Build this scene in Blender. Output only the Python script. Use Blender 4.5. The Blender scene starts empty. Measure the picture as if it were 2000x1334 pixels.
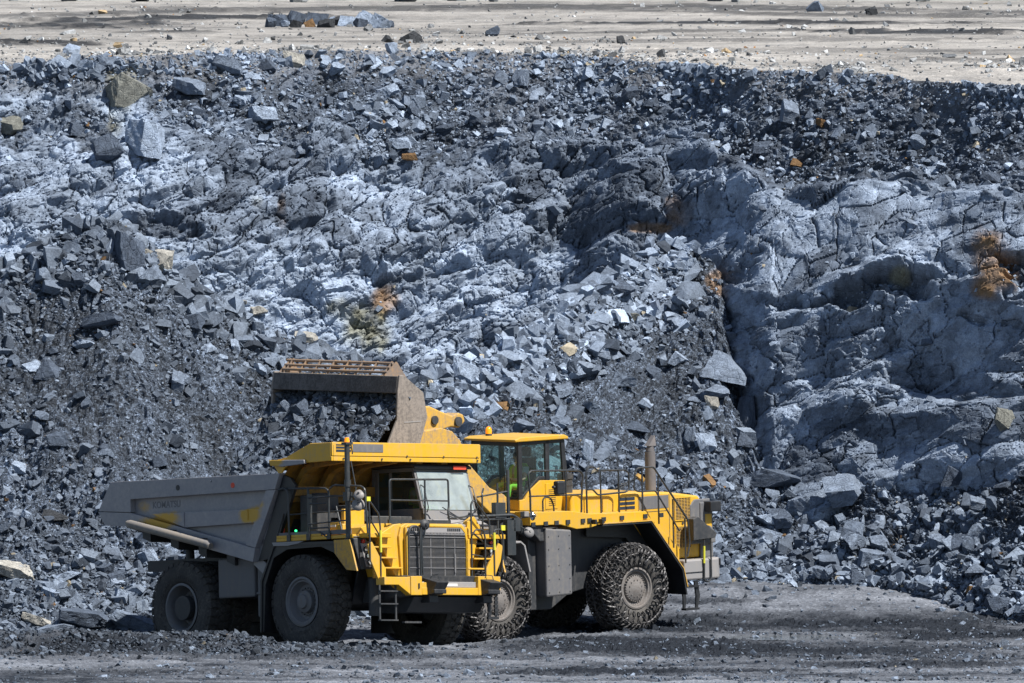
import bpy, bmesh, math, random
import numpy as np
from math import sin, cos, tan, pi, radians, sqrt, atan, atan2, hypot
from mathutils import Vector, Matrix, Euler
random.seed(7)
SC = bpy.context.scene
COL = SC.collection

# ------------------------------------------------------------------ camera, sky, sun, exposure
CAMP = np.array([0.0, -400.0, 18.0]); FPX = 34000.0
PITCH = atan(0.045 - (1250 - 667) / FPX)
cam = bpy.data.cameras.new('camera'); co = bpy.data.objects.new('camera', cam); COL.objects.link(co)
co.location = CAMP; co.rotation_euler = (pi / 2 - PITCH, 0, 0)
cam.sensor_width = 36; cam.lens = 36 * FPX / 2000; cam.clip_start = 1; cam.clip_end = 6000
SC.camera = co
SUN_EL, SUN_AZ = radians(55), radians(-35)          # azimuth from +X towards -Y (camera side)
sdir = Vector((cos(SUN_EL) * cos(SUN_AZ), cos(SUN_EL) * sin(SUN_AZ), sin(SUN_EL)))
sl = bpy.data.lights.new('sun', 'SUN'); sl.energy = 5.0; sl.angle = radians(0.6); sl.color = (1.0, 0.955, 0.89)
so = bpy.data.objects.new('sun', sl); COL.objects.link(so); so.rotation_euler = sdir.to_track_quat('Z', 'Y').to_euler()
w = bpy.data.worlds.new('World'); SC.world = w; w.use_nodes = True
nt = w.node_tree; bg = nt.nodes['Background']; sky = nt.nodes.new('ShaderNodeTexSky')
sky.sky_type = 'NISHITA'; sky.sun_disc = False; sky.sun_elevation = SUN_EL
sky.sun_rotation = atan2(sdir.x, sdir.y); sky.air_density = 1.0; sky.dust_density = 0.6
nt.links.new(sky.outputs[0], bg.inputs[0]); bg.inputs[1].default_value = 0.062
SC.view_settings.view_transform = 'Standard'; SC.view_settings.look = 'None'
SC.view_settings.gamma = 1; SC.view_settings.exposure = 0.72
SC.cycles.max_bounces = 6; SC.cycles.transparent_max_bounces = 12

# ------------------------------------------------------------------ numpy noise
def hsh(*a):
    h = np.zeros(np.broadcast(*a).shape, np.uint32) + np.uint32(0x9E3779B9)
    for i, k in enumerate(a):
        kk = np.asarray(k).astype(np.int64).astype(np.uint32)
        h = (h ^ (kk * np.uint32([0x85EBCA6B, 0xC2B2AE35, 0x27D4EB2F, 0x165667B1][i % 4]))) * np.uint32(0x9E3779B1)
        h ^= h >> np.uint32(15)
    h *= np.uint32(0x85EBCA6B); h ^= h >> np.uint32(13); h *= np.uint32(0xC2B2AE35); h ^= h >> np.uint32(16)
    return h.astype(np.float32) / np.float32(4294967295.0)
def vn(x, y, seed=0):
    xi, yi = np.floor(x), np.floor(y); fx, fy = x - xi, y - yi
    fx = fx * fx * (3 - 2 * fx); fy = fy * fy * (3 - 2 * fy)
    a = hsh(xi, yi, seed); b = hsh(xi + 1, yi, seed); c = hsh(xi, yi + 1, seed); d = hsh(xi + 1, yi + 1, seed)
    return (a + (b - a) * fx) * (1 - fy) + (c + (d - c) * fx) * fy
def fbm(x, y, oct=4, seed=0, gain=0.5):
    s = 0; a = 1; n = 0
    for i in range(oct):
        s = s + a * vn(x * 2 ** i + 17.3 * i, y * 2 ** i - 9.1 * i, seed + i); n += a; a *= gain
    return s / n * 2 - 1
def facet(x, y, seed, tilt=1.0, soft=0):
    """broken-rock relief: each jittered cell is a tilted plane. returns height, F2-F1, cell random"""
    xi, yi = np.floor(x), np.floor(y)
    f1 = np.full(x.shape, 9.0, np.float32); f2 = f1.copy(); H = np.zeros(x.shape, np.float32); Rn = H.copy(); SW = 0; SH = 0
    for dx in (-1, 0, 1):
        for dy in (-1, 0, 1):
            cx, cy = xi + dx, yi + dy
            ddx = x - (cx + hsh(cx, cy, seed)); ddy = y - (cy + hsh(cx, cy, seed + 1))
            d = ddx * ddx + ddy * ddy
            r = hsh(cx, cy, seed + 2); t1 = hsh(cx, cy, seed + 3) - .5; t2 = hsh(cx, cy, seed + 4) - .5
            h = r + tilt * (t1 * ddx + t2 * ddy) * 2
            if soft: e_ = np.exp(-soft * d); SW = SW + e_; SH = SH + e_ * h
            m = d < f1
            f2 = np.where(m, f1, np.minimum(f2, d)); H = np.where(m, h, H); Rn = np.where(m, r, Rn); f1 = np.where(m, d, f1)
    if soft: H = SH / (SW + 1e-12)
    return H - .5, np.sqrt(f2) - np.sqrt(f1), Rn
def block(x, y, seed, tilt=.9, steep=2.6, flat=.36):
    """angular broken blocks: upper envelope of tilted, box-shaped caps. returns height, crease distance, winner random"""
    xi, yi = np.floor(x), np.floor(y); b1 = np.full(x.shape, -9., np.float32); b2 = b1.copy(); Rn = np.zeros(x.shape, np.float32)
    for dx in (-1, 0, 1):
        for dy in (-1, 0, 1):
            cx, cy = xi + dx, yi + dy
            ddx = x - (cx + .1 + .8 * hsh(cx, cy, seed)); ddy = y - (cy + .1 + .8 * hsh(cx, cy, seed + 1))
            r = hsh(cx, cy, seed + 2); an = (hsh(cx, cy, seed + 3) - .5) * 1.0; t1 = hsh(cx, cy, seed + 4) - .5; t2 = hsh(cx, cy, seed + 5) - .5; asp = .65 + .7 * hsh(cx, cy, seed + 6)
            ca_, sa_ = np.cos(an), np.sin(an); u = (ddx * ca_ + ddy * sa_) * asp; v = (-ddx * sa_ + ddy * ca_) / asp
            L_ = np.maximum(np.maximum(np.abs(u), np.abs(v)), (np.abs(u) + np.abs(v)) * .56)
            h = r * .8 + tilt * 2 * (t1 * ddx + t2 * ddy) - steep * np.maximum(L_ - flat - .14 * r, 0) - .06 * L_
            m = h > b1; b2 = np.where(m, b1, np.maximum(b2, h)); Rn = np.where(m, hsh(cx, cy, seed + 7), Rn); b1 = np.where(m, h, b1)
    return np.maximum(b1, -.9), b1 - b2, Rn
def sst(a, b, x):
    t = np.clip((x - a) / (b - a), 0, 1); return t * t * (3 - 2 * t)
def X(px): return (np.asarray(px, float) - 1000) * 424 / FPX
def DEP(row): return 0.045 - (1250 - np.asarray(row, float)) / FPX
def smoothcol(xs, cx, cv):                          # smooth interpolation through columns
    cx = np.asarray(cx, float); cv = np.asarray(cv, float)
    i = np.clip(np.searchsorted(cx, xs) - 1, 0, len(cx) - 2); t = np.clip((xs - cx[i]) / (cx[i + 1] - cx[i]), 0, 1)
    t = .5 * t + .5 * t * t * (3 - 2 * t)
    return cv[i] * (1 - t) + cv[i + 1] * t

# ------------------------------------------------------------------ vehicle frames (world matrices)
T_M = Matrix.Translation((-3.2346, -2.7382, -0.1019)) @ Matrix.Rotation(radians(-49), 4, 'Z') @ Matrix.Rotation(radians(-3.8), 4, 'Y') @ Matrix.Rotation(radians(-2), 4, 'X')
L_M = Matrix.Translation((1.8013, 5.7267, -0.0572)) @ Matrix.Rotation(radians(223), 4, 'Z') @ Matrix.Rotation(radians(1.6), 4, 'Y')
def under(M, x, y, x0, x1, hy, lift):
    n = M.to_3x3() @ Vector((0, 0, 1)); o = M.translation
    z = o.z - ((x - o.x) * n.x + (y - o.y) * n.y) / n.z + lift
    inv = M.to_3x3().inverted()
    lx = inv[0][0] * (x - o.x) + inv[0][1] * (y - o.y); ly = inv[1][0] * (x - o.x) + inv[1][1] * (y - o.y)
    wgt = (1 - sst(0, 1.6, np.maximum(np.maximum(x0 - lx, lx - x1), 0))) * (1 - sst(0, 1.4, np.maximum(np.abs(ly) - hy, 0)))
    return z, wgt
def G(x, y):
    x = np.asarray(x, float); y = np.asarray(y, float)
    z = 0.05 * fbm(x * .18, y * .12, 3, 5) + .05 * fbm(x * .9, y * .35, 3, 9)
    z = z + sst(6, 17, y) * (.78 + .0 * x) * (1 - .6 * sst(8, 14, x))
    bh = np.interp(x, [-40, -13, -8, -6.4, -5, -3.8, -2.5], [.3, .36, .34, .28, .12, .03, 0])
    z = z + bh * np.exp(-((y + 5.4) / 1.3) ** 2) * (1 + .5 * fbm(x * 1.2, y * 1.2, 3, 31))
    for M, a, b, hy, lf in ((T_M, -5.2, .9, 2.3, .06), (L_M, -1.0, 5.3, 1.9, .05)):
        zz, wg = under(M, x, y, a, b, hy, lf); z = z * (1 - wg) + zz * wg
    return z

# ------------------------------------------------------------------ cliff / talus shapes
CPX = [-900, -300, 0, 300, 600, 900, 1100, 1300, 1500, 1700, 2000, 2300, 2900]
DT = np.array([                                     # depth at heights
    [-1.0, 24, 26, 26.5, 27, 28, 29.5, 29, 27, 18.6, 17.6, 13.6, 11, 9],
    [2.1, 24.5, 26.5, 27, 27.5, 28.5, 30, 29.5, 27.5, 19.3, 18.3, 14.2, 12, 10],
    [5.1, 25.5, 27.3, 28, 28.5, 29.6, 31, 30.5, 28.2, 21.2, 19.4, 15.6, 13.5, 11.5],
    [7.4, 26.5, 28.3, 29, 29.5, 30.8, 32, 31.5, 29.0, 22.8, 20.8, 16.9, 15, 13],
    [8.3, 27, 28.8, 29.4, 30, 31.2, 32.4, 31.9, 29.4, 24.8, 22.4, 17.6, 15.6, 13.8],
    [10.3, 29, 31, 31.3, 31.6, 33.0, 34.6, 33.8, 31.6, 27.6, 25.4, 20.2, 17.6, 16],
    [13.2, 32, 33.5, 33.9, 34.4, 35.8, 37.0, 36.5, 34.6, 30.8, 28.6, 23.6, 21, 19]])
def cliffY(x, z):
    cols = [np.interp(z, DT[:, 0], DT[:, 1 + k]) for k in range(len(CPX))]
    cx = X(CPX); i = np.clip(np.searchsorted(cx, x) - 1, 0, len(cx) - 2); t = np.clip((x - cx[i]) / (cx[i + 1] - cx[i]), 0, 1); t = .5 * t + .5 * t * t * (3 - 2 * t)
    A = np.stack(cols); j = np.indices(x.shape)
    a = np.take_along_axis(A, i[None], 0)[0]; b = np.take_along_axis(A, (i + 1)[None], 0)[0]
    return a * (1 - t) + b * t
def edgeZ(x):
    row = smoothcol(x, X([-600, 0, 200, 400, 700, 900, 1100, 1300, 1500, 1700, 1850, 2000, 2600]), [130, 122, 108, 102, 98, 100, 108, 120, 133, 146, 160, 170, 200])
    ye = cliffY(x, np.full(x.shape, 12.9)); z = 18 - (400 + ye) * DEP(row)
    return z + .10 * fbm(x * 1.1, x * 0, 3, 3)
def edgeY(x): return cliffY(x, edgeZ(x)) + .35 * fbm(x * .8, x * 0 + 4, 3, 8)

RPX = [-700, -100, 0, 60, 130, 200, 240, 300, 350, 400, 450, 520, 600, 700, 760, 850, 950, 1000, 1100, 1200, 1280, 1330, 1400, 1450, 1500, 1560, 1700, 1850, 1950, 2050, 2500]
RROW = [740, 610, 530, 500, 476, 452, 438, 486, 536, 572, 600, 655, 685, 712, 742, 748, 704, 664, 604, 548, 492, 474, 520, 640, 740, 840, 885, 890, 855, 820, 800]
YPX = [-700, 0, 300, 600, 850, 1100, 1300, 1450, 1550, 1700, 2000, 2400]
YR = [17, 16, 16, 17, 19, 22.5, 27, 26, 22.5, 19.5, 15.5, 13]
YT = [3, 3.2, 4.0, 7.5, 11, 13.2, 14.6, 15, 14.6, 14, 8.6, 6]
def talusZ(x, y):
    yr = smoothcol(x, X(YPX), YR); yt = smoothcol(x, X(YPX), YT)
    row = smoothcol(x, X(RPX), RROW); zr = 18 - (400 + yr) * DEP(row)
    g0 = .78 * (1 - .6 * sst(8, 14, x)) * sst(6, 17, yt)
    t = (y - yt) / (yr - yt)
    f = zr * (t * .86 + .14 * t * np.abs(t)); z = np.where(t < 1, g0 + (f - g0 * t), zr - (y - yr) * .75)
    lump = (.42 + .35 * (1 - sst(-7, -4, x))) * fbm(x * .45, y * .5, 3, 41) + .2 * fbm(x * 1.5 + y * .6, y * .8, 3, 43)
    z = z + lump * sst(-.05, .25, t) * (1 - .45 * sst(.8, 1, t) )
    return z, t

# ------------------------------------------------------------------ mesh helper for big sheets
def tagset(o, label=None, cat=None, group=None, kind=None):
    if label: o['label'] = label
    if cat: o['category'] = cat
    if group: o['group'] = group
    if kind: o['kind'] = kind
    return o
def mesh_np(name, V, F, mat, col=None, flat=True):
    me = bpy.data.meshes.new(name); n = len(V); k = F.shape[1]
    me.vertices.add(n); me.vertices.foreach_set('co', np.ascontiguousarray(V, np.float32).ravel())
    me.loops.add(F.size); me.loops.foreach_set('vertex_index', F.astype(np.int32).ravel())
    me.polygons.add(len(F)); me.polygons.foreach_set('loop_start', np.arange(0, F.size, k, dtype=np.int32))
    me.update(calc_edges=True)
    me.shade_smooth() if not flat else me.shade_flat()
    if col is not None:
        a = me.color_attributes.new('Col', 'FLOAT_COLOR', 'POINT')
        a.data.foreach_set('color', np.concatenate([col, np.ones((n, 1))], 1).astype(np.float32).ravel())
    me.materials.append(mat); o = bpy.data.objects.new(name, me); COL.objects.link(o); return o
def grid_faces(ny, nx):
    i = np.arange(ny * nx).reshape(ny, nx)
    return np.stack([i[:-1, :-1], i[:-1, 1:], i[1:, 1:], i[1:, :-1]], -1).reshape(-1, 4)

# ------------------------------------------------------------------ materials
class NT:
    def __init__(s, name):
        s.m = bpy.data.materials.new(name); s.m.use_nodes = True; s.t = s.m.node_tree; s.b = s.t.nodes['Principled BSDF']
    def n(s, t, **k):
        nd = s.t.nodes.new(t)
        for a, v in k.items():
            if a.startswith('i_'):
                key = a[2:]; key = int(key) if key.isdigit() else key.replace('_', ' ')
                nd.inputs[key].default_value = v
            else: setattr(nd, a, v)
        return nd
    def l(s, a, b): s.t.links.new(a, b)
    def ramp(s, src, stops):
        r = s.n('ShaderNodeValToRGB'); e = r.color_ramp.elements
        while len(e) < len(stops): e.new(.5)
        for q, (p, c) in zip(e, stops): q.position = p; q.color = (*c, 1) if len(c) == 3 else c
        s.l(src, r.inputs[0]); return r.outputs[0]
    def mix(s, fac, a, b, mode='MIX'):
        m = s.n('ShaderNodeMix', data_type='RGBA', blend_type=mode)
        for v, i in ((fac, 0), (a, 6), (b, 7)):
            if hasattr(v, 'links'): s.l(v, m.inputs[i])
            else: m.inputs[i].default_value = v if i == 0 else ((*v, 1) if len(v) == 3 else v)
        return m.outputs[2]
    def math(s, op, a, b=None, c=None):
        m = s.n('ShaderNodeMath', operation=op)
        for i, v in enumerate((a, b, c)):
            if v is None: continue
            if hasattr(v, 'links'): s.l(v, m.inputs[i])
            else: m.inputs[i].default_value = v
        return m.outputs[0]
    def noise(s, vec, sc, det=4, rough=.55, dist=0):
        nn = s.n('ShaderNodeTexNoise', i_Scale=sc, i_Detail=det, i_Roughness=rough, i_Distortion=dist); s.l(vec, nn.inputs['Vector']); return nn.outputs[0]
    def bump(s, h, st, dist, prev=None):
        b = s.n('ShaderNodeBump', i_Strength=st, i_Distance=dist); s.l(h, b.inputs['Height'])
        if prev is not None: s.l(prev, b.inputs['Normal'])
        return b.outputs[0]
def rock_mat(name, base=None, fine=1.0, streak=True, grit=False):
    t = NT(name); tc = t.n('ShaderNodeTexCoord').outputs['Object']
    if base is None: c = t.n('ShaderNodeVertexColor', layer_name='Col').outputs[0]
    else: c = base
    mp = t.n('ShaderNodeMapping'); mp.inputs['Rotation'].default_value = (0.3, 0.55, 0.2); mp.inputs['Scale'].default_value = (1, 1, 6); t.l(tc, mp.inputs[0])
    f1 = t.noise(tc, 2.2, 6, .65); f2 = t.noise(tc, 22, 3, .7); f3 = t.noise(mp.outputs[0], 3.2, 5, .7, .6)
    v = t.ramp(f1, [(.3, (.62,) * 3), (.7, (1.3,) * 3)]); c = t.mix(1.0, c, v, 'MULTIPLY')
    v = t.ramp(f2, [(.3, (.70,) * 3), (.72, (1.34,) * 3)]); c = t.mix(.85, c, v, 'MULTIPLY')
    if grit:
        for sc_, w_ in ((16, .85), (42, .8)):
            vg = t.n('ShaderNodeTexVoronoi', i_Scale=sc_); t.l(tc, vg.inputs['Vector']); v = t.ramp(vg.outputs['Color'], [(.15, (.45,) * 3), (.6, (1.0,) * 3), (.9, (2.3,) * 3)]); c = t.mix(w_, c, v, 'MULTIPLY')
    if streak:
        v = t.ramp(f3, [(.35, (.72, .73, .76)), (.6, (1.05, 1.05, 1.05)), (.72, (1.5, 1.5, 1.46))]); c = t.mix(.6, c, v, 'MULTIPLY')
    t.l(c, t.b.inputs['Base Color']); t.b.inputs['Roughness'].default_value = .82
    t.b.inputs['Specular IOR Level'].default_value = .22
    wv = t.n('ShaderNodeMix', data_type='RGBA', blend_type='LINEAR_LIGHT'); wv.inputs[0].default_value = .12; t.l(tc, wv.inputs[6]); nn = t.n('ShaderNodeTexNoise', i_Scale=1.6, i_Detail=4); t.l(tc, nn.inputs['Vector']); t.l(nn.outputs['Color'], wv.inputs[7])
    hs_ = []
    for sc_ in ((2.4, 8) if streak else (9,)):
        vo = t.n('ShaderNodeTexVoronoi', i_Scale=sc_, feature='DISTANCE_TO_EDGE'); t.l(wv.outputs[2], vo.inputs['Vector']); hs_.append(t.ramp(vo.outputs[0], [(0, (0, 0, 0)), (.05, (1, 1, 1))]))
        vf = t.n('ShaderNodeTexVoronoi', i_Scale=sc_ * 1.3); t.l(wv.outputs[2], vf.inputs['Vector']); hs_.append(vf.outputs['Distance'])
    acc = t.math('MULTIPLY', t.noise(tc, 30, 3, .75), .010)
    for k, hh in enumerate(hs_): acc = t.math('MULTIPLY_ADD', hh, (.022, .02, .012, .010, .005, .004)[k], acc)
    if streak: acc = t.math('MULTIPLY_ADD', f3, .016, acc)
    b = t.bump(acc, .9, 1.1 * fine)
    t.l(b, t.b.inputs['Normal'])
    return t.m
M_cliff = rock_mat('cliff_rock', fine=.6); M_rubble = rock_mat('rubble', streak=False, grit=True); M_rock = rock_mat('loose_rock', streak=False, fine=.32)
M_boulder = rock_mat('boulder_rock', fine=.7)
def ground_mat():
    t = NT('pit_floor'); tc = t.n('ShaderNodeTexCoord').outputs['Object']
    c = t.n('ShaderNodeVertexColor', layer_name='Col').outputs[0]
    v = t.ramp(t.noise(tc, 14, 4, .75), [(.32, (.55,) * 3), (.5, (1,) * 3), (.68, (1.6,) * 3)]); c = t.mix(.9, c, v, 'MULTIPLY')
    vo = t.n('ShaderNodeTexVoronoi', i_Scale=9.0); t.l(tc, vo.inputs['Vector'])
    g = t.ramp(vo.outputs['Distance'], [(.0, (2.2,) * 3), (.16, (1.6,) * 3), (.24, (1,) * 3)])
    c = t.mix(.8, c, g, 'MULTIPLY'); t.l(c, t.b.inputs['Base Color']); t.l(t.ramp(t.noise(tc, .8, 4, .7), [(.42, (.5,) * 3), (.6, (.85,) * 3)]), t.b.inputs['Roughness'])
    t.b.inputs['Specular IOR Level'].default_value = .06
    b = t.bump(t.noise(tc, 9, 6, .75), .55, .06); b = t.bump(t.noise(tc, 40, 3, .7), .7, .03, b); t.l(b, t.b.inputs['Normal'])
    return t.m
M_ground = ground_mat()
def paint(name, col, dust=(.30, .26, .20), amt=.35, rough=.38, metal=0, bump=.15, sc=1.3):
    t = NT(name); tc = t.n('ShaderNodeTexCoord').outputs['Object']
    f = t.noise(tc, sc, 6, .65); f2 = t.noise(tc, sc * 9, 4, .7)
    g = t.n('ShaderNodeNewGeometry'); sp = t.n('ShaderNodeSeparateXYZ'); t.l(g.outputs['Normal'], sp.inputs[0])
    up = t.math('MULTIPLY', t.math('MAXIMUM', sp.outputs[2], 0), .35 * min(1, amt * 2.5))
    k = t.math('MULTIPLY', t.math('MULTIPLY', f, f2), 2.6); k = t.math('SMOOTH_MIN', t.math('MULTIPLY', t.math('POWER', k, 2.2), amt), 1.0, .2)
    mpz = t.n('ShaderNodeMapping'); mpz.inputs['Scale'].default_value = (7, 7, .7); t.l(tc, mpz.inputs[0]); f4 = t.noise(mpz.outputs[0], 1.6, 5, .7); st_ = t.ramp(f4, [(.50, (0, 0, 0)), (.68, (1, 1, 1))])
    k = t.math('ADD', k, t.math('MULTIPLY', t.math('MULTIPLY', st_, f2), min(.8, amt * 1.3)))
    k = t.math('ADD', k, t.math('MULTIPLY', up, f2)); k = t.math('MINIMUM', k, .92)
    c = t.mix(k, col, dust); t.l(c, t.b.inputs['Base Color'])
    r = t.math('MULTIPLY_ADD', k, .5, rough); t.l(r, t.b.inputs['Roughness']); t.b.inputs['Metallic'].default_value = metal
    t.l(t.bump(f2, bump, .01), t.b.inputs['Normal']); return t.m
YEL = (.62, .345, .003)
M_yel = paint('yellow_paint', YEL, amt=.30, rough=.36)
M_yel_old = paint('dusty_yellow_paint', (.62, .35, .02), (.27, .20, .14), amt=.85, rough=.5)
M_grey = paint('grey_steel', (.105, .11, .125), (.19, .175, .155), amt=.5, rough=.5)
M_mid = paint('mid_grey_paint', (.24, .24, .25), (.3, .27, .24), amt=.4, rough=.45)
M_dark = paint('dark_steel', (.022, .026, .032), (.10, .095, .09), amt=.45, rough=.5)
M_black = paint('black_paint', (.012, .014, .018), (.07, .07, .07), amt=.25, rough=.4)
M_rail = paint('rail_steel', (.03, .038, .045), (.12, .11, .1), amt=.3, rough=.32, metal=.3)
M_strip = paint('worn_tan_steel', (.25, .215, .17), (.17, .165, .17), amt=.9, rough=.5)
M_rub = paint('tyre_rubber', (.024, .024, .026), (.10, .095, .088), amt=1.0, rough=.75, bump=.5, sc=2)
M_rim = paint('truck_rim', (.13, .14, .16), (.17, .155, .14), amt=.6, rough=.5)
M_rimL = paint('loader_rim', (.18, .172, .168), (.13, .115, .105), amt=1.0, rough=.7, sc=3)
M_chain = paint('chain_steel', (.085, .085, .09), (.06, .057, .055), amt=.6, rough=.42, metal=.55, sc=4)
M_bucket = paint('bucket_steel', (.27, .24, .215), (.12, .11, .105), amt=1.0, rough=.55, sc=1.6, bump=.4)
M_head = paint('shade_darkened_yellow_paint', (.30, .155, .012), (.10, .08, .06), amt=.6, rough=.55)  # headboard yellow darkened in colour to stand in for shade under the canopy
M_inner = paint('bucket_inside', (.13, .125, .125), (.06, .058, .058), amt=1.4, rough=.6, sc=2.5, bump=.4)
M_bar = paint('grate_bar', (.15, .135, .13), (.34, .20, .09), amt=.7, rough=.5, sc=3)
M_mirror = paint('mirror_back', (.17, .17, .175), (.3, .27, .24), amt=.4, rough=.4)
M_seat = paint('seat_fabric', (.02, .02, .022), amt=.1, rough=.8)
M_skin = paint('skin', (.42, .25, .18), amt=0, rough=.6)
M_hiv = paint('hi_vis_cloth', (.22, .52, .04), amt=.1, rough=.8); M_shirt = paint('grey_shirt', (.38, .42, .44), amt=.1, rough=.85)
M_trous = paint('dark_trousers', (.03, .035, .05), amt=.1, rough=.85); M_hat = paint('helmet_plastic', (.7, .7, .68), amt=.1, rough=.4)
M_stickr = paint('yellow_sleeve', (.55, .55, .03), amt=.15, rough=.5); M_white = paint('white_label', (.7, .7, .68), amt=.2, rough=.5)
def plain(name, col, rough=.4, metal=0, emis=None, es=0):
    t = NT(name); tc = t.n('ShaderNodeTexCoord').outputs['Object']; f = t.noise(tc, 8, 3)
    c = t.mix(f, tuple(x * .8 for x in col), tuple(min(1, x * 1.15) for x in col)); t.l(c, t.b.inputs['Base Color'])
    t.b.inputs['Roughness'].default_value = rough; t.b.inputs['Metallic'].default_value = metal
    if emis: t.b.inputs['Emission Color'].default_value = (*emis, 1); t.b.inputs['Emission Strength'].default_value = es
    return t.m
M_amber = plain('amber_lens', (.9, .28, .01), .15, 0, (1, .3, .0), .35); M_red = plain('red_lens', (.45, .02, .012), .2)
M_redp = plain('red_plate', (.7, .07, .03), .5); M_green = plain('green_lamp', (.02, .5, .15), .3, 0, (.05, 1, .3), 1.6)
M_lens = plain('lamp_lens', (.65, .68, .72), .08, .6); M_chrome = plain('chrome', (.55, .56, .58), .15, 1)
M_plate = plain('number_plate_blue', (.02, .03, .05), .35)
def glass(name, tint, refl, alpha_t):
    t = NT(name); nn = t.t.nodes; out = nn['Material Output']; tr = t.n('ShaderNodeBsdfTransparent'); gl = t.n('ShaderNodeBsdfGlossy', i_Roughness=.04)
    df = t.n('ShaderNodeBsdfDiffuse'); df.inputs[0].default_value = (.50, .56, .53, 1)
    tc = t.n('ShaderNodeTexCoord').outputs['Object']; f = t.noise(tc, 2.5, 5, .6)
    tr.inputs[0].default_value = (*tint, 1); gl.inputs[0].default_value = (.85, .95, .93, 1)
    m0 = t.n('ShaderNodeMixShader'); t.l(t.math('MULTIPLY_ADD', f, alpha_t, alpha_t * .3), m0.inputs[0]); t.l(tr.outputs[0], m0.inputs[1]); t.l(df.outputs[0], m0.inputs[2])
    m1 = t.n('ShaderNodeMixShader', i_0=refl); t.l(m0.outputs[0], m1.inputs[1]); t.l(gl.outputs[0], m1.inputs[2]); t.l(m1.outputs[0], out.inputs[0]); nn.remove(t.b); return t.m
M_glass = glass('windscreen_glass', (.72, .85, .8), .26, .72); M_glass2 = glass('cab_side_glass', (.72, .93, .88), .08, .03)
M_glass3 = glass('dark_side_glass', (.3, .4, .38), .12, .05)
def bed_mat():
    t = NT('worn_bed_steel'); tc = t.n('ShaderNodeTexCoord').outputs['Object']; sp = t.n('ShaderNodeSeparateXYZ'); t.l(tc, sp.inputs[0])
    f = t.noise(tc, 1.5, 6, .65); f2 = t.noise(tc, 11, 4, .7)
    c = t.mix(t.math('MULTIPLY', f, f2), (.185, .195, .23), (.50, .46, .43))
    def patch(x0, z0, sx, sz, a):
        dx = t.math('POWER', t.math('MULTIPLY', t.math('SUBTRACT', sp.outputs[0], x0), 1 / sx), 2.0); dz = t.math('POWER', t.math('MULTIPLY', t.math('SUBTRACT', sp.outputs[2], z0), 1 / sz), 2.0)
        g = t.math('POWER', 2.718, t.math('MULTIPLY', t.math('ADD', dx, dz), -1.0)); return t.math('MULTIPLY', t.math('MULTIPLY', g, a), t.math('ADD', f, .55))
    k = patch(-1.55, 3.1, .34, .16, 1.3)
    for a in ((-4.5, 3.15, .5, .16, .75), (-5.5, 3.45, .3, .16, .5), (-.65, 4.32, .35, .16, 1.4), (-5.1, 2.95, .7, .22, .75), (-1.2, 3.35, .25, .12, .4)): k = t.math('ADD', k, patch(*a))
    k = t.math('MULTIPLY', k, t.math('MULTIPLY_ADD', t.noise(tc, 7, 5, .7), 1.6, .15)); k = t.ramp(k, [(.22, (0, 0, 0)), (.62, (1, 1, 1))]); c = t.mix(k, c, (.50, .30, .04)); t.l(c, t.b.inputs['Base Color']); t.b.inputs['Roughness'].default_value = .5; t.b.inputs['Metallic'].default_value = .15
    t.l(t.bump(f2, .25, .01), t.b.inputs['Normal']); return t.m
M_bed = bed_mat()

# ------------------------------------------------------------------ terrain sheets
LIGHT = np.array([.262, .322, .415]); MIDC = np.array([.092, .118, .163]); SOIL = np.array([.034, .042, .055]); RUST = np.array([.25, .15, .072]); OLIVE = np.array([.20, .19, .11])
RUSTS = [(1940, 520, 46, 62, 1.3, 0), (1335, 405, 32, 34, 1.2, 0), (1275, 445, 40, 10, .8, 0), (752, 590, 30, 30, .9, 0), (715, 650, 60, 50, .9, 1), (660, 605, 30, 28, .8, 1),
         (1410, 545, 30, 25, .6, 0), (1760, 545, 20, 22, .7, 1), (550, 410, 12, 30, .7, 0), (500, 390, 20, 20, .5, 1), (1140, 250, 30, 12, .5, 0), (250, 150, 40, 25, .5, 1), (230, 200, 22, 50, .4, 1)]
def proj_np(P):
    d = P - CAMP; cf, sf = cos(PITCH), sin(PITCH)
    z = d[..., 1] * cf - d[..., 2] * sf; u = d[..., 1] * sf + d[..., 2] * cf
    return 1000 + FPX * d[..., 0] / z, 667 - FPX * u / z
def rusting(P, C, seed):
    px, rw = proj_np(P); nz = fbm(P[..., 0] * 1.6, P[..., 2] * 1.6, 5, seed)
    for cx, cy, sx, sy, a, kd in RUSTS:
        r = ((px - cx) / sx) ** 2 + ((rw - cy) / sy) ** 2
        k = np.clip((1.25 - r + nz * 1.7) * .9, 0, 1)[..., None] * min(a, 1) * np.clip(.75 + nz * .5, 0, 1)[..., None]
        C = C * (1 - k) + (RUST if kd == 0 else OLIVE) * k
    return C
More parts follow.
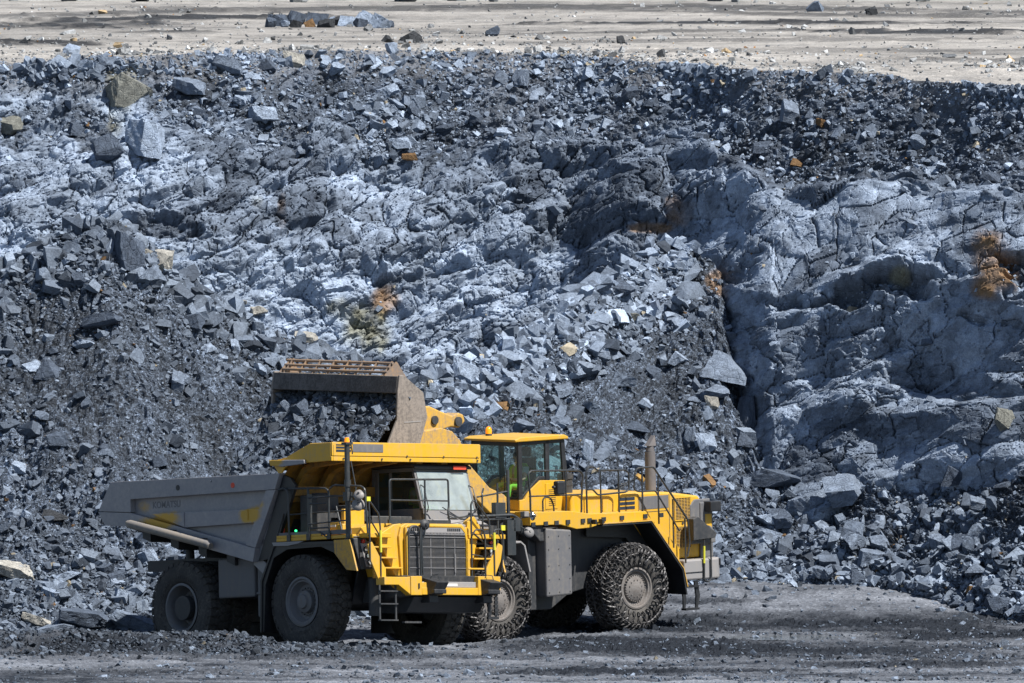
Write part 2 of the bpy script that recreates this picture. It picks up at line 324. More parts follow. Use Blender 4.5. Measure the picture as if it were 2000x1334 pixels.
def make_cliff():
    xs = np.arange(-20.5, 21.5, .030); nz = 520
    Xg, Tg = np.meshgrid(xs, np.linspace(0, 1, nz)); ze = edgeZ(xs)[None, :]; Z = -.8 + (ze + .8) * Tg
    Y = cliffY(Xg, Z); ytop = edgeY(xs)[None, :]
    top = sst(.93, 1, Tg); Y = Y * (1 - top) + top * (ytop - (ze - Z) * .9)
    s = Z / .85
    wx = Xg + .30 * fbm(Xg * .25, s * .25, 1, 11); ws = s + .30 * fbm(Xg * .25 + 9, s * .25, 1, 12)
    # broad buttresses and hollows
    big = .9 * fbm(Xg * .17, s * .22, 2, 21)
    rowB = smoothcol(xs, X([-900, 0, 200, 400, 600, 900, 1050, 1200, 1350, 1420, 1550, 1700, 1850, 2000, 2900]), [170, 165, 190, 285, 320, 335, 335, 300, 270, 310, 365, 385, 385, 350, 330])
    zB = (18 - 430 * DEP(rowB))[None, :] + .7 * fbm(Xg * .5, s * .5, 4, 23)
    debris = sst(-.25, .35, Z - zB)
    pocket = sst(.22, .42, fbm(Xg * .35 + 3, s * .6, 5, 27)) * sst(4, 7, Z) ; debris = np.maximum(debris, pocket * .9)
    outc = sst(.28, .45, fbm(Xg * .4 + 30, s * .4, 4, 29)) * sst(-8, -2, -Xg); debris = debris * (1 - outc * .85 * (1 - sst(.9, .97, Tg)))
    # bedding dips down to the left; blocky cells drawn out along it
    ca, sa = cos(.5), sin(.5); a = wx * ca + ws * sa; b = -wx * sa + ws * ca
    sl_ = sst(3, 9, Xg)                                  # large slabs on the right buttress
    h0, e0, r0 = block(a * .34, b * .52, 101, 1.0, 3.4, .40); h1, e1, r1 = block(a * .8 + 5, b * 1.2, 111, 1.1, 3.6, .40); h2, e2, r2 = block(a * 1.9, b * 2.7 + 3, 121, 1.2, 3.6, .38)
    h3, e3, r3 = block(a * 4.4, b * 6.0, 131, 1.2, 4.0, .38); h4, e4, r4 = block(a * 10, b * 12, 141, .9, 2.6)
    hb_, eb_, rb_ = block(a * .20 + .3, b * .30 + .7, 151, 1.5, 4.0, .46)
    calm = sl_ * sst(-.55, -.1, fbm(wx * .35, ws * .35, 3, 34))
    rocky = .52 * h0 + 0.7 * hb_ * sl_ + .30 * h1 * (1 - .5 * calm) + .14 * h2 * (1 - .78 * calm) + .055 * h3 * (1 - .8 * calm) + .012 * h4 * (1 - .7 * calm)
    rocky -= .12 * (1 - sst(0, .05, e1)) + .08 * (1 - sst(0, .07, e2)) * (1 - .4 * calm) + .035 * (1 - sst(0, .09, e3)) * (1 - .6 * calm)
    dl = .20 * fbm(wx * .9, ws * .7, 3, 35) + .10 * h2 + .09 * h3 * (r2 > .3) + .05 * h4 + .03 * fbm(wx * 14, ws * 14, 2, 37)
    d = (big + rocky) * (1 - debris) + (big * .6 + dl - .1) * debris
    d *= 1 - sst(.955, 1, Tg)
    P = np.stack([Xg + .1 * h2 * (1 - top), Y - .86 * d, Z + .45 * d * (1 - sst(.9, 1, Tg))], -1)
    tone = .45 * r1 + .35 * r2 + .3 * r3 + .75 * fbm(wx * .30, ws * .38, 4, 51) - .30 * (1 - sst(0, .07, e1)) - .28 * (1 - sst(0, .09, e2)) - .15 * (1 - sst(0, .12, e3)) + .24 - .12 * sst(1, 6, Xg) - .25 * np.exp(-((Xg + .6) / 1.6) ** 2) * sst(6, 11, Z)
    tone = tone + .20 * (1 - sst(-1.5, 1.5, Xg)) * sst(3, 5, Z) * (1 - sst(9.6, 10.6, Z)) + .22 * calm * (rb_ - .25)
    tone = np.clip((tone - .24) * 1.2, 0, 1)[..., None]; C = MIDC * .62 * (1 - tone) + LIGHT * 1.12 * tone
    dt = np.clip(.3 + .5 * fbm(wx * 1.1, ws * .8, 5, 53) + .35 * (r4 - .5) + .5 * (r3 > .8), 0, 1)[..., None]
    D = SOIL * (1 - dt) + MIDC * 1.15 * dt; ds_ = (sst(-.1, .5, fbm(wx * 1.1, ws * .22, 4, 57)) * (.35 + .65 * sst(9.5, 13, Z)) * .7 * (1 - .3 * sst(4, 9, Xg)))[..., None]; D = D * (1 - ds_) + np.array([.125, .142, .170]) * ds_; k = debris[..., None]; C = C * (1 - k) + D * k
    dust = sst(.93, 1, Tg)[..., None] * .6; C = C * (1 - dust) + np.array([.2, .2, .205]) * dust
    C = rusting(P, C, 61)
    o = mesh_np('cliff', P.reshape(-1, 3), grid_faces(*Xg.shape), M_cliff, C.reshape(-1, 3)); o['kind'] = 'structure'
    o['label'] = 'blue grey blasted quarry face behind the vehicles'
    return P, debris, Tg
CL_P, CL_D, CL_T = make_cliff()
def make_talus():
    xs = np.arange(-20.5, 21.5, .036); ts = np.linspace(-.12, 1.16, 560)
    Xg, Tg = np.meshgrid(xs, ts); yr = smoothcol(xs, X(YPX), YR)[None, :]; yt = smoothcol(xs, X(YPX), YT)[None, :]
    Y = yt + Tg * (yr - yt); Z, t = talusZ(Xg, Y); L = Tg * 12
    h2, e2, r2 = block(Xg * 1.4 + .3 * L, L * 1.3, 201, 1.1, 2.4); h3, e3, r3 = block(Xg * 3.4, L * 3.2, 211, 1.1, 2.6); h4, e4, r4 = block(Xg * 8, L * 7.6, 221, 1.0, 2.6)
    rough = sst(-.3, .35, fbm(Xg * .35, L * .35, 4, 71)); d = .24 * h2 * rough + .19 * h3 * (.35 + .65 * rough) + .09 * h4 + .02 * fbm(Xg * 16, L * 16, 2, 73)
    d *= sst(-.12, .02, Tg); Zd = Z + .8 * d - (1 - sst(-.12, -.02, Tg)) * .35
    P = np.stack([Xg, Y - .55 * d, Zd], -1)
    dt = np.clip(.29 + .5 * fbm(Xg * .9 + .45 * L, L * .3, 5, 75) + .45 * (r4 - .5) + .35 * (r3 > .75) * rough + .2 * rough - .2 * (1 - sst(0, .2, e3)), 0, 1)[..., None]
    C = SOIL * .95 * (1 - dt) + MIDC * 1.12 * dt; C = rusting(P, C, 77)
    o = mesh_np('talus_slope', P.reshape(-1, 3), grid_faces(*Xg.shape), M_rubble, C.reshape(-1, 3)); o['kind'] = 'structure'
    o['label'] = 'loose dark rubble slopes at the foot of the face'
    return P, Tg
TA_P, TA_T = make_talus()
def make_ground():
    def axis(a, b, st, far):
        c = list(np.arange(a, b, st)); s = st; p = b
        while p < far: s *= 1.25; p += s; c.append(p)
        s = st; p = a
        while p > -far: s *= 1.25; p -= s; c.insert(0, p)
        return np.array(c)
    xs = axis(-14, 15, .05, 900); ys = axis(-26, 18, .09, 900); ys = ys[(ys < 34)]
    Xg, Yg = np.meshgrid(xs, ys); Z = G(Xg, Yg)
    a = .35; u = Xg * cos(.04) + Yg * sin(.04)
    # churned dark bands and light compacted lanes
    band = fbm(Xg * .10 + 3, Yg * .42 + .35 * fbm(Xg * .12, Yg * .1, 2, 85), 5, 81, .62)
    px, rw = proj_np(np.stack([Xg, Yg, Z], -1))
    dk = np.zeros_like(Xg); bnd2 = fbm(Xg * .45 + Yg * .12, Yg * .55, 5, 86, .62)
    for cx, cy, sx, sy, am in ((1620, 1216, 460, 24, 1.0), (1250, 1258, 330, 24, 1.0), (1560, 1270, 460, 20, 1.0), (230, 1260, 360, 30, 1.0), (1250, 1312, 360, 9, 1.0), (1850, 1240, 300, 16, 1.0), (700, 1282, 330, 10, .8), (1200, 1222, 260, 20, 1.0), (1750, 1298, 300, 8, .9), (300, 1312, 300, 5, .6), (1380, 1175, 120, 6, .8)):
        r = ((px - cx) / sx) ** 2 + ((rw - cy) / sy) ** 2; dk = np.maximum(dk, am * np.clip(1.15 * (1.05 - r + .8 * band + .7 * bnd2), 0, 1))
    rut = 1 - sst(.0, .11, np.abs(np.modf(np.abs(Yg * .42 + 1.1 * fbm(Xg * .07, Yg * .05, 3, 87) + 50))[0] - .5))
    rut = rut * sst(-.2, .3, fbm(Xg * .12, Yg * .3, 3, 88))
    trk = np.zeros_like(Xg); lug = np.zeros_like(Xg)
    for q, (y0, sl1, cv, wd) in enumerate(((-1.2, -.10, .012, .34), (-3.6, -.10, .012, .34), (2.2, .02, -.012, .34), (4.4, .02, -.012, .34), (-8.5, .06, -.006, .36), (-11.2, .06, -.006, .36), (-14.5, -.05, .010, .34), (-17.2, -.05, .010, .34), (-6.2, .22, .004, .3), (8.6, -.22, -.02, .34), (-20, .1, 0, .4))):
        dd_ = np.abs(Yg - (y0 + sl1 * Xg + cv * (Xg - 4) ** 2) - .25 * fbm(Xg * .2, Yg * 0 + q, 2, 97)); mk = 1 - sst(wd * .8, wd * 1.15, dd_); mk = mk * sst(-.35, .1, fbm(Xg * .15, Yg * .15 + q * 7, 2, 98)); trk = np.maximum(trk, mk); lug = np.where(mk > .3, (np.sin((Xg + dd_ * .8) * 21) > 0), lug)
    rut = np.maximum(rut * .6, trk)
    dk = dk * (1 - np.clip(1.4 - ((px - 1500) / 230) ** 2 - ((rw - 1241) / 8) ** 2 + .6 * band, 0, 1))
    n5 = fbm(Xg * 1.2, Yg * .9, 5, 83, .7)
    h3, e3, r3 = facet(Xg * 3.0, Yg * 3.0, 301, 1.1); h4, e4, r4 = facet(Xg * 7, Yg * 7, 311, 1)
    near = (np.abs(Xg) < 16) & (np.abs(Yg) < 30)
    Z = Z + near * (dk * (.05 * h3 + .05 * h4 + .05 * n5) + .02 * h4 - .07 * rut + .05 * rut * lug + .03 * n5)
    pe = np.minimum(((Xg - 6.1) / 1.7) ** 2 + ((Yg - 1.7) / 1.5) ** 2, ((Xg - 8.6) / 1.0) ** 2 + ((Yg - 2.3) / .8) ** 2) + .35 * n5; wp = 1 - sst(.6, 1.25, pe); zc = float(G(np.array([6.1]), np.array([1.7]))[0]); Z = Z * (1 - wp) + (zc - .05) * wp
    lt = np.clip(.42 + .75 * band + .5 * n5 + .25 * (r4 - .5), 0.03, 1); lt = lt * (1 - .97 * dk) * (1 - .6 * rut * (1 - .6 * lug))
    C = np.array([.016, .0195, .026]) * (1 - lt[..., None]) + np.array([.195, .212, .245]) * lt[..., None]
    warm = sst(.1, .6, fbm(Xg * .2, Yg * .3, 3, 89))[..., None] * .02; C = C * (1 - warm) + C * np.array([1.12, 1.0, .86]) * warm
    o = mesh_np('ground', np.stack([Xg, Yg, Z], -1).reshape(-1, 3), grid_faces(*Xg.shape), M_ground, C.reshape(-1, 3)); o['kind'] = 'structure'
make_ground()
def make_bench():
    xs = np.concatenate([np.arange(-20.5, 21.5, .045)]); vs = np.concatenate([[0], np.cumsum(.07 * 1.0105 ** np.arange(420))]); vs = np.concatenate([vs, vs[-1] + np.array([8, 20, 50, 150, 500])])
    Xg, Vg = np.meshgrid(xs, vs); sc = 1 + Vg * .02; Xw = Xg * (1 + np.maximum(Vg - 6, 0) * .05)
    Ye = edgeY(xs)[None, :]; Ze = edgeZ(xs)[None, :]; bl = sst(0, 12, Vg)
    Y = Ye + Vg; mean = 12.72; Z = Ze * (1 - bl) + mean * bl + Vg * .0115 * (1 - sst(85, 130, Vg)) + np.where(Vg > 85, .98 * sst(85, 130, Vg), 0)
    px, rw = proj_np(np.stack([Xw, Y, Z], -1))
    n1 = fbm(Xg * .25, Vg * .16, 5, 91, .6); h3, e3, r3 = facet(Xg * 2.2, Vg * 1.2, 401, 1.1)
    streak = np.zeros_like(Xg); wv = 6 * fbm(px * .0015, rw * 0, 3, 93); fine = fbm(px * .030, rw * .35, 5, 95, .65)
    for cx, cy, sx, sy, am in ((150, 48, 260, 9, 1), (420, 36, 420, 5, .9), (1000, 15, 1400, 8, .75), (1500, 45, 600, 3.5, .9), (1850, 60, 400, 4, .9), (60, 82, 160, 8, .9), (330, 62, 120, 4, .8), (1500, 78, 600, 4, .5), (700, 82, 250, 3, .4), (1800, 95, 300, 4, .5), (1650, 28, 700, 4, .7), (1300, 62, 500, 3, .6), (1900, 112, 260, 4, .5), (500, 20, 300, 4, .6), (1400, 100, 400, 4, .35)):
        r = ((px - cx) / sx) ** 2 + ((rw - cy - wv - (7 * np.sin(cx * 1.7) * (px - cx) / 500 + 5 * np.cos(cx) * ((px - cx) / 500) ** 2)) / sy) ** 2; streak = np.maximum(streak, np.clip(am * 1.1, 0, 1) * np.clip(1.3 * (1.0 - r + 1.0 * fine + .5 * n1), 0, 1))
    Z = Z + (Vg > .3) * (.05 * n1 + .03 * h3 * sst(0, 1, n1 + .3) + .06 * streak * (h3 + .5)) * sst(0, 1.5, Vg)
    lt = np.clip(.74 + .42 * n1 + .35 * fine + .2 * (r3 - .5), 0, 1) * (1 - .95 * streak)
    C = np.array([.022, .024, .028]) * (1 - lt[..., None]) + np.array([.37, .355, .335]) * lt[..., None]
    o = mesh_np('bench_ground', np.stack([Xw, Y, Z], -1).reshape(-1, 3), grid_faces(*Xg.shape), M_ground, C.reshape(-1, 3)); o['kind'] = 'structure'
    o['label'] = 'pale dusty upper bench with dark wheel ruts above the face'
    return np.stack([Xw, Y, Z], -1)
BE_P = make_bench()

# ------------------------------------------------------------------ rocks
def hull(n, seed, sx=1, sy=.8, sz=.62, box=0):
    """a block of blasted rock: a box trimmed by random joint planes"""
    rnd = random.Random(seed); bm = bmesh.new(); bmesh.ops.create_cube(bm, size=2)
    for v in bm.verts: v.co = Vector((v.co.x * sx * .9, v.co.y * sy * .9, v.co.z * sz * .9)) + Vector([rnd.uniform(-.26, .26) for _ in range(3)])
    for _ in range(n + 1):
        d = Vector((rnd.gauss(0, 1), rnd.gauss(0, 1), rnd.gauss(0, 1))).normalized(); ext = max(v.co.dot(d) for v in bm.verts)
        g = bmesh.ops.bisect_plane(bm, geom=bm.verts[:] + bm.edges[:] + bm.faces[:], plane_co=d * ext * rnd.uniform(.38, .75), plane_no=d, clear_outer=True)
        es = [e for e in g['geom_cut'] if isinstance(e, bmesh.types.BMEdge)]
        if es: bmesh.ops.edgeloop_fill(bm, edges=es)
    bmesh.ops.remove_doubles(bm, verts=bm.verts, dist=.03); bmesh.ops.triangulate(bm, faces=bm.faces); bmesh.ops.recalc_face_normals(bm, faces=bm.faces)
    bm.verts.index_update(); bm.verts.ensure_lookup_table(); bm.faces.ensure_lookup_table(); return bm
PROT = []
for s in range(40):
    rr = random.Random(s); bm = hull(2 + s % 3, s, 1, rr.uniform(.45, .85), rr.uniform(.25, .65))
    PROT.append((np.array([v.co[:] for v in bm.verts]), np.array([[v.index for v in f.verts] for f in bm.faces]))); bm.free()
def rotmats(n, rs):
    q = rs.normal(size=(n, 4)); q /= np.linalg.norm(q, axis=1)[:, None]; a, b, c, d = q.T
    return np.stack([1 - 2 * (c * c + d * d), 2 * (b * c - a * d), 2 * (b * d + a * c), 2 * (b * c + a * d), 1 - 2 * (b * b + d * d), 2 * (c * d - a * b), 2 * (b * d - a * c), 2 * (c * d + a * b), 1 - 2 * (b * b + c * c)], -1).reshape(n, 3, 3)
def rock_cols(n, rs, lo=.65, hi=1.25, rust=.012):
    k = rs.random((n, 1)); c = MIDC * .8 * (1 - k) + LIGHT * 1.02 * k; c = c * rs.uniform(lo, hi, (n, 1)) ** 1.3
    w_ = rs.random(n); c[w_ < rust] = RUST * .8; c[(w_ > rust) & (w_ < rust * 3)] = np.array([.30, .27, .21]); return c
def scatter(name, pos, size, seed, mat, lo=.7, hi=1.12, label='', sink=.25, cat='rubble', rust=.012, topl=True, mul=None):
    rs = np.random.RandomState(seed); n = len(pos); R = rotmats(n, rs); C = rock_cols(n, rs, lo, hi, rust); pi_ = rs.randint(0, len(PROT), n)
    if mul is not None: C = C * (mul[:, None] if mul.ndim == 1 else mul)
    VV, FF, CC = [], [], []; off = 0
    for k, (v, f) in enumerate(PROT):
        m = np.where(pi_ == k)[0]
        if not len(m): continue
        P = np.einsum('nij,vj->nvi', R[m], v) * size[m, None, None] * np.array([1.25, 1.25, 1.1]); P += pos[m, None, :]; P[..., 2] -= (size[m] * sink)[:, None] * 0
        VV.append(P.reshape(-1, 3)); FF.append((f[None] + (np.arange(len(m)) * len(v))[:, None, None]).reshape(-1, 3) + off)
        CC.append(np.repeat(C[m], len(v), 0)); off += len(m) * len(v)
    o = mesh_np(name, np.concatenate(VV), np.concatenate(FF), mat, np.concatenate(CC))
    if topl: tagset(o, label, cat, kind='stuff')
    return o
def pick(P, wts, n, rs):
    w_ = wts.ravel().astype(float); w_ = np.clip(w_, 0, None); w_ /= w_.sum(); i = rs.choice(len(w_), n, p=w_); return P.reshape(-1, 3)[i]
def sizes(n, lo, hi, p, rs): return lo * (1 - rs.random(n) * (1 - (lo / hi) ** p)) ** (-1 / p)
rs = np.random.RandomState(3)
tpx, trw = proj_np(TA_P); vis = (TA_T > -.05) & (TA_T < 1.05)
clump = sst(-.25, .45, fbm(TA_P[..., 0] * .55, TA_T * 7, 4, 501))
left = 1 - sst(700, 900, tpx); crest = np.exp(-((TA_T - .97) / .12) ** 2); toe = np.exp(-((TA_T - .02) / .22) ** 2)
chute = sst(-.1, .45, fbm(TA_P[..., 0] * .9 + TA_T * 2.2, TA_T * 1.6, 4, 502)); w_t = vis * (.10 + 1.0 * clump * chute + .35 * chute + 1.6 * crest * (tpx < 1350) + 1.8 * toe)
pos = pick(TA_P, w_t, 90000, rs); sz = sizes(len(pos), .025, .24, 2.15, rs); n = 4200; jl = np.where((TA_T > .90) & (TA_T < 1.03) & (tpx > -60) & (tpx < 860)); jr = np.where((TA_T > .76) & (TA_T < 1.03) & (tpx > 830) & (tpx < 1350))
i1 = rs.randint(0, len(jl[0]), 2300); i2 = rs.randint(0, len(jr[0]), 2600); ps = np.concatenate([TA_P[jl[0][i1], jl[1][i1]], TA_P[jr[0][i2], jr[1][i2]]]); szc = np.concatenate([sizes(2300, .04, .30, 1.7, rs), sizes(2600, .04, .32, 1.8, rs)]); n0 = len(pos); pos = np.concatenate([pos, ps]); sz = np.concatenate([sz, szc])
pos[:, 2] += sz * .2
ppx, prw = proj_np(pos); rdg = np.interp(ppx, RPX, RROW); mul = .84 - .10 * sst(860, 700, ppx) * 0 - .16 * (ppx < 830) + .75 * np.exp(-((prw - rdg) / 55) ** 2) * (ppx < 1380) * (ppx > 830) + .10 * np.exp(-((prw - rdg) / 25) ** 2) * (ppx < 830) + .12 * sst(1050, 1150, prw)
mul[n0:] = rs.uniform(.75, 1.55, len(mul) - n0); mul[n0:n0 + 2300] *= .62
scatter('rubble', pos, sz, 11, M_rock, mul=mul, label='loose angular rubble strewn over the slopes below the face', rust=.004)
cpx, crw = proj_np(CL_P); vis = (cpx > -250) & (cpx < 2250) & (crw < 1150)
cl2 = sst(-.1, .45, fbm(CL_P[..., 0] * .6, CL_P[..., 2] * .7, 4, 505))
w_c = vis * (1 - .97 * ((cpx < 820) & (crw > 340))) * (CL_D ** 2 * (.10 + cl2 ** 1.5) + .55 * np.exp(-((CL_T - .985) / .02) ** 2) * (.3 + cl2) + .006)
pos = pick(CL_P, w_c, 26000, rs); sz = sizes(len(pos), .02, .20, 2.3, rs)
scatter('scree', pos, sz, 12, M_rock, label='small broken stones lodged on the upper face and ledges', rust=.003, hi=1.2)
# gravel on the floor
n = 22000; gx = rs.uniform(-14, 14.5, n); gy = rs.uniform(-24, 17, n); keep = hsh(np.floor(gx * 9), np.floor(gy * 9), 3) < (.25 + .75 * sst(-.2, .5, fbm(gx * .35, gy * .5, 3, 507)))
gx, gy = gx[keep], gy[keep]; sz = sizes(len(gx), .016, .10, 2.3, rs)
near_toe = np.interp(gx, X(YPX), YT) - gy; big = (near_toe < 2.2) & (near_toe > -1); sz[big] *= 1.7
pos = np.stack([gx, gy, G(gx, gy) + sz * .15], -1)
n2 = 6500; bx = rs.uniform(-14, -2, n2); by = -5.6 + rs.normal(0, 1.5, n2); s2 = sizes(n2, .02, .10, 2.0, rs); pos2 = np.stack([bx, by, G(bx, by) + s2 * .2], -1)
scatter('gravel', np.concatenate([pos, pos2]), np.concatenate([sz, s2]), 13, M_rock, lo=.4, hi=1.1, rust=.002, mul=np.concatenate([np.full(len(pos), .8), np.full(len(pos2), .42)]), label='crushed gravel scattered over the pit floor', cat='gravel')
# stones on the bench
bpx, brw = proj_np(BE_P); vis = (brw > -6) & (bpx > -150) & (bpx < 2150)
wb = vis * (.35 + 1.4 * np.exp(-((brw - 104 - (bpx > 1200) * 20) / 16) ** 2)) * (.2 + sst(0, .5, fbm(BE_P[..., 0] * .4, BE_P[..., 1] * .12, 3, 509)))
wb = wb * np.gradient(BE_P[..., 1], axis=0)
pos = pick(BE_P, wb, 5500, rs); sz = sizes(len(pos), .02, .15, 2.3, rs); pos[:, 2] += sz * .3
m = np.where((brw > -8) & (brw < 5))
i = rs.randint(0, len(m[0]), 420); far = BE_P[m[0][i], m[1][i]]; fs = rs.uniform(.15, .4, 420); far[:, 2] += fs * .3
pos = np.concatenate([pos, far]); sz = np.concatenate([sz, fs])
scatter('bench_stones', pos, sz, 14, M_rock, lo=.6, hi=1.5, mul=np.array([[1.25, 1.06, .85]]), label='pale and dark stones lying about the upper bench', cat='stones')

# individual boulders
BOULD = []
for s in range(16):
    rr = random.Random(900 + s); bm = hull(5 + s % 4, 900 + s, 1, rr.uniform(.7, .95), rr.uniform(.6, .85))
    [(bmesh.ops.subdivide_edges(bm, edges=bm.edges, cuts=1, use_grid_fill=True), bmesh.ops.triangulate(bm, faces=bm.faces)) for _ in range(3)]; bm.verts.index_update()
    co_ = np.array([v.co[:] for v in bm.verts]); h, e, r = facet(co_[:, 0] * 2.1 + co_[:, 2], co_[:, 1] * 2.1 - co_[:, 2] * 1.3, 900 + s, 1.0); h2_ = fbm(co_[:, 0] * 6 + co_[:, 2] * 3, co_[:, 1] * 6 - co_[:, 2] * 4, 2, s)
    for v, a, b in zip(bm.verts, h, h2_): v.co *= 1.1 + .07 * a + .025 * b
    V_ = np.array([v.co[:] for v in bm.verts]); bm.verts.index_update(); F_ = np.array([[v.index for v in f.verts] for f in bm.faces]); BOULD.append((V_, F_)); bm.free()
bmeshes = {}
def boulder_mesh(k, tone):
    key = (k, tone)
    if key not in bmeshes:
        V_, F_ = BOULD[k]; c = {0: MIDC * .95, 1: (MIDC + LIGHT) / 2, 2: LIGHT * 1.2, 3: RUST * .8, 4: np.array([.40, .39, .355]), 5: np.array([.05, .055, .062]), 6: np.array([.20, .205, .185])}[tone]
        col = np.tile(c, (len(V_), 1))
        o = mesh_np('boulder', V_, F_, M_boulder, col); me = o.data; bpy.data.objects.remove(o); bmeshes[key] = me
    return bmeshes[key]
def hit(px, row, sheets=None):
    best = None
    for P in (sheets or (TA_P, CL_P, BE_P)):
        a, b = proj_np(P); m = (np.abs(a - px) < 5) & (np.abs(b - row) < 5)
        if m.any():
            q = P[m]; j = q[np.argmin(q[:, 1])]
            if best is None or j[1] < best[1]: best = j
    return best
def boulder(p, size, rnd, label, tone, group=None, name='boulder', scale=(1, 1, 1), rot=None):
    o = bpy.data.objects.new(name, boulder_mesh(rnd.randrange(16), tone)); COL.objects.link(o)
    o.location = p; o.scale = (size * scale[0], size * scale[1], size * scale[2]); o.rotation_euler = rot or (rnd.uniform(-.5, .5), rnd.uniform(-.5, .5), rnd.uniform(0, 6.28))
    return tagset(o, label, 'boulder', group)
rb = random.Random(5)
HERO = [  # px, row, radius px, (sx,sz), tone, label
    (250, 488, 42, (.75, 1.35), 0, 'dark upright boulder crowning the left rubble heap'),
    (317, 502, 30, (1, 1), 4, 'pale cream boulder beside the dark one crowning the left heap'),
    (290, 488, 15, (1, 1), 4, 'small cream stone between the two boulders crowning the left heap'),
    (205, 620, 34, (1.2, .7), 0, 'dark flat boulder high on the left heap slope'),
    (250, 165, 46, (1, 1.15), 6, 'big olive cracked boulder jutting under the bench edge at left'),
    (280, 265, 52, (1.05, .95), 2, 'big pale boulder with white face below the olive one'),
    (222, 290, 40, (.8, 1.1), 0, 'dark boulder tucked left of the big pale boulder'),
    (372, 170, 32, (1.0, 1.0), 1, 'split grey boulder below the bench right of the olive one'),
    (455, 128, 32, (1.1, .85), 1, 'rounded grey boulder at the bench edge, top left'),
    (530, 124, 20, (1, .9), 0, 'dark grey boulder next to the rounded one at the bench edge'),
    (578, 112, 22, (.9, 1.0), 4, 'leaning pale boulder on the bench edge'),
    (515, 222, 26, (1.1, .9), 2, 'white faced block on the upper scree at left'),
    (22, 238, 30, (1.2, .9), 6, 'olive grey boulder at the left picture edge'),
    (763, 172, 24, (1, .9), 2, 'pale block on scree left of the dark gully'),
    (787, 280, 24, (1.0, .8), 2, 'pale slab just above the rust brown block'),
    (803, 304, 18, (1, .75), 3, 'rust brown block on the scree in the middle of the face'),
    (1018, 146, 26, (.9, 1.1), 1, 'large grey boulder under the bench edge above the gully'),
    (984, 254, 20, (1.1, .8), 2, 'pale wedge stone lying in the dark gully'),
    (1542, 216, 30, (1, 1), 1, 'round grey boulder on the dark upper slope at right'),
    (1602, 236, 13, (1.1, .8), 3, 'small rust topped stone right of the round boulder'),
    (1555, 312, 17, (1, .9), 3, 'rust stained stone below the round boulder'),
    (1210, 552, 32, (1.2, .9), 0, 'large dark stone on the crest of the right talus'),
    (1235, 615, 16, (1, .9), 6, 'brown stone on the right talus crest'),
    (958, 694, 12, (1, .9), 3, 'orange stone on the pale crest of the right talus'),
    (1422, 712, 52, (1.1, 1.0), 1, 'huge smooth grey block resting against the right buttress'),
    (1400, 762, 30, (1.1, .6), 1, 'grey slab wedged beneath the huge smooth block'),
    (1218, 738, 26, (1.2, .8), 1, 'flat grey slab mid slope right of the loader cab'),
    (1452, 800, 40, (.7, 1.5), 0, 'tall dark boulder standing below the huge smooth block'),
    (1395, 782, 15, (.8, 1.2), 4, 'pale stone with yellow stain beside the tall dark boulder'),
    (1152, 880, 22, (.5, 1.9), 2, 'long pale pillar stone standing right of the loader cab'),
    (1378, 865, 22, (.8, 1.2), 2, 'pale wedge boulder left of the dark one above the exhaust'),
    (1345, 850, 20, (.8, 1.2), 1, 'grey upright stone left of the pale wedge boulder'),
    (1020, 825, 22, (1.2, .7), 1, 'grey boulder just above the loader cab roof'),
    (1512, 925, 38, (1.5, .7), 0, 'long dark slab low on the right slope'),
    (1580, 975, 42, (1.1, .8), 1, 'big grey block at the foot of the right slope'),
    (1660, 950, 44, (1.2, .9), 1, 'large pale grey block under the right buttress'),
    (1665, 1030, 30, (.9, 1.1), 1, 'grey upright block low on the right slope'),
    (1700, 1085, 34, (1.1, .9), 1, 'broad grey boulder near the toe of the right slope'),
    (1678, 1118, 20, (1, .9), 0, 'grey cube of rock at the very toe of the right slope'),
    (1600, 1112, 17, (1, 1), 1, 'grey stone at the toe of the slope left of the cube of rock'),
    (1860, 930, 28, (1, 1), 0, 'dark rounded boulder high on the far right rubble'),
    (1910, 985, 22, (1.2, .8), 1, 'grey slab on the far right rubble'),
    (1960, 815, 30, (.8, 1.3), 6, 'olive grey standing boulder at the right picture edge'),
    (1900, 1060, 24, (1.1, .9), 1, 'pale grey stone at the foot of the far right rubble'),
    (20, 1105, 36, (1.2, .8), 4, 'large pale boulder at the left picture edge'),
    (105, 1000, 30, (1.1, .7), 5, 'dark rounded boulder on the lower left heap'),
    (165, 1200, 46, (1.2, .75), 0, 'large dark wedge boulder at the foot of the left heap'),
    (262, 1212, 42, (1.2, .75), 1, 'large grey boulder touching the rear wheel of the truck'),
    (245, 1160, 28, (1.1, .9), 2, 'pale sharp boulder behind the large grey one'),
    (295, 1085, 22, (1.1, .9), 2, 'pale boulder below the tail of the dump bed'),
    (100, 1222, 30, (1.3, .7), 1, 'grey slab left of the dark wedge boulder'),
    (130, 1120, 24, (1.3, .7), 2, 'pale flat boulder mid way up the lower left heap'),
    (75, 1208, 26, (1.1, .8), 4, 'pale stone near the lower left corner of the heap'),
    (600, 655, 24, (1.4, .7), 4, 'cream slab on the crest of the left heap near the bucket'),
    (510, 610, 18, (1.2, .9), 4, 'cream block on the sloping crest of the left heap'),
    (470, 590, 15, (1.3, .7), 4, 'small cream slab on the sloping crest of the left heap'),
    (350, 745, 24, (.9, 1.2), 1, 'grey upright block in the middle of the left heap'),
    (95, 715, 30, (1, 1), 0, 'dark block on the left flank of the left heap'),
    (465, 675, 16, (.8, 1.4), 2, 'pale pointed stone on the left heap above the dump bed'),
    (612, 42, 0, (1, .9), 5, '')]
for px_, rw_, r_, (sx, sz_), tn, lb in HERO[:-1]:
    p = hit(px_, rw_ + r_ * .2)
    if p is None: continue
    s_ = r_ / 88.0; boulder(Vector(p) + Vector((0, -.18 * s_, .12 * s_)), s_, rb, lb, tn, scale=(sx, .85, sz_), rot=(rb.uniform(-.25, .25), rb.uniform(-.3, .3), rb.uniform(-.4, .4)))
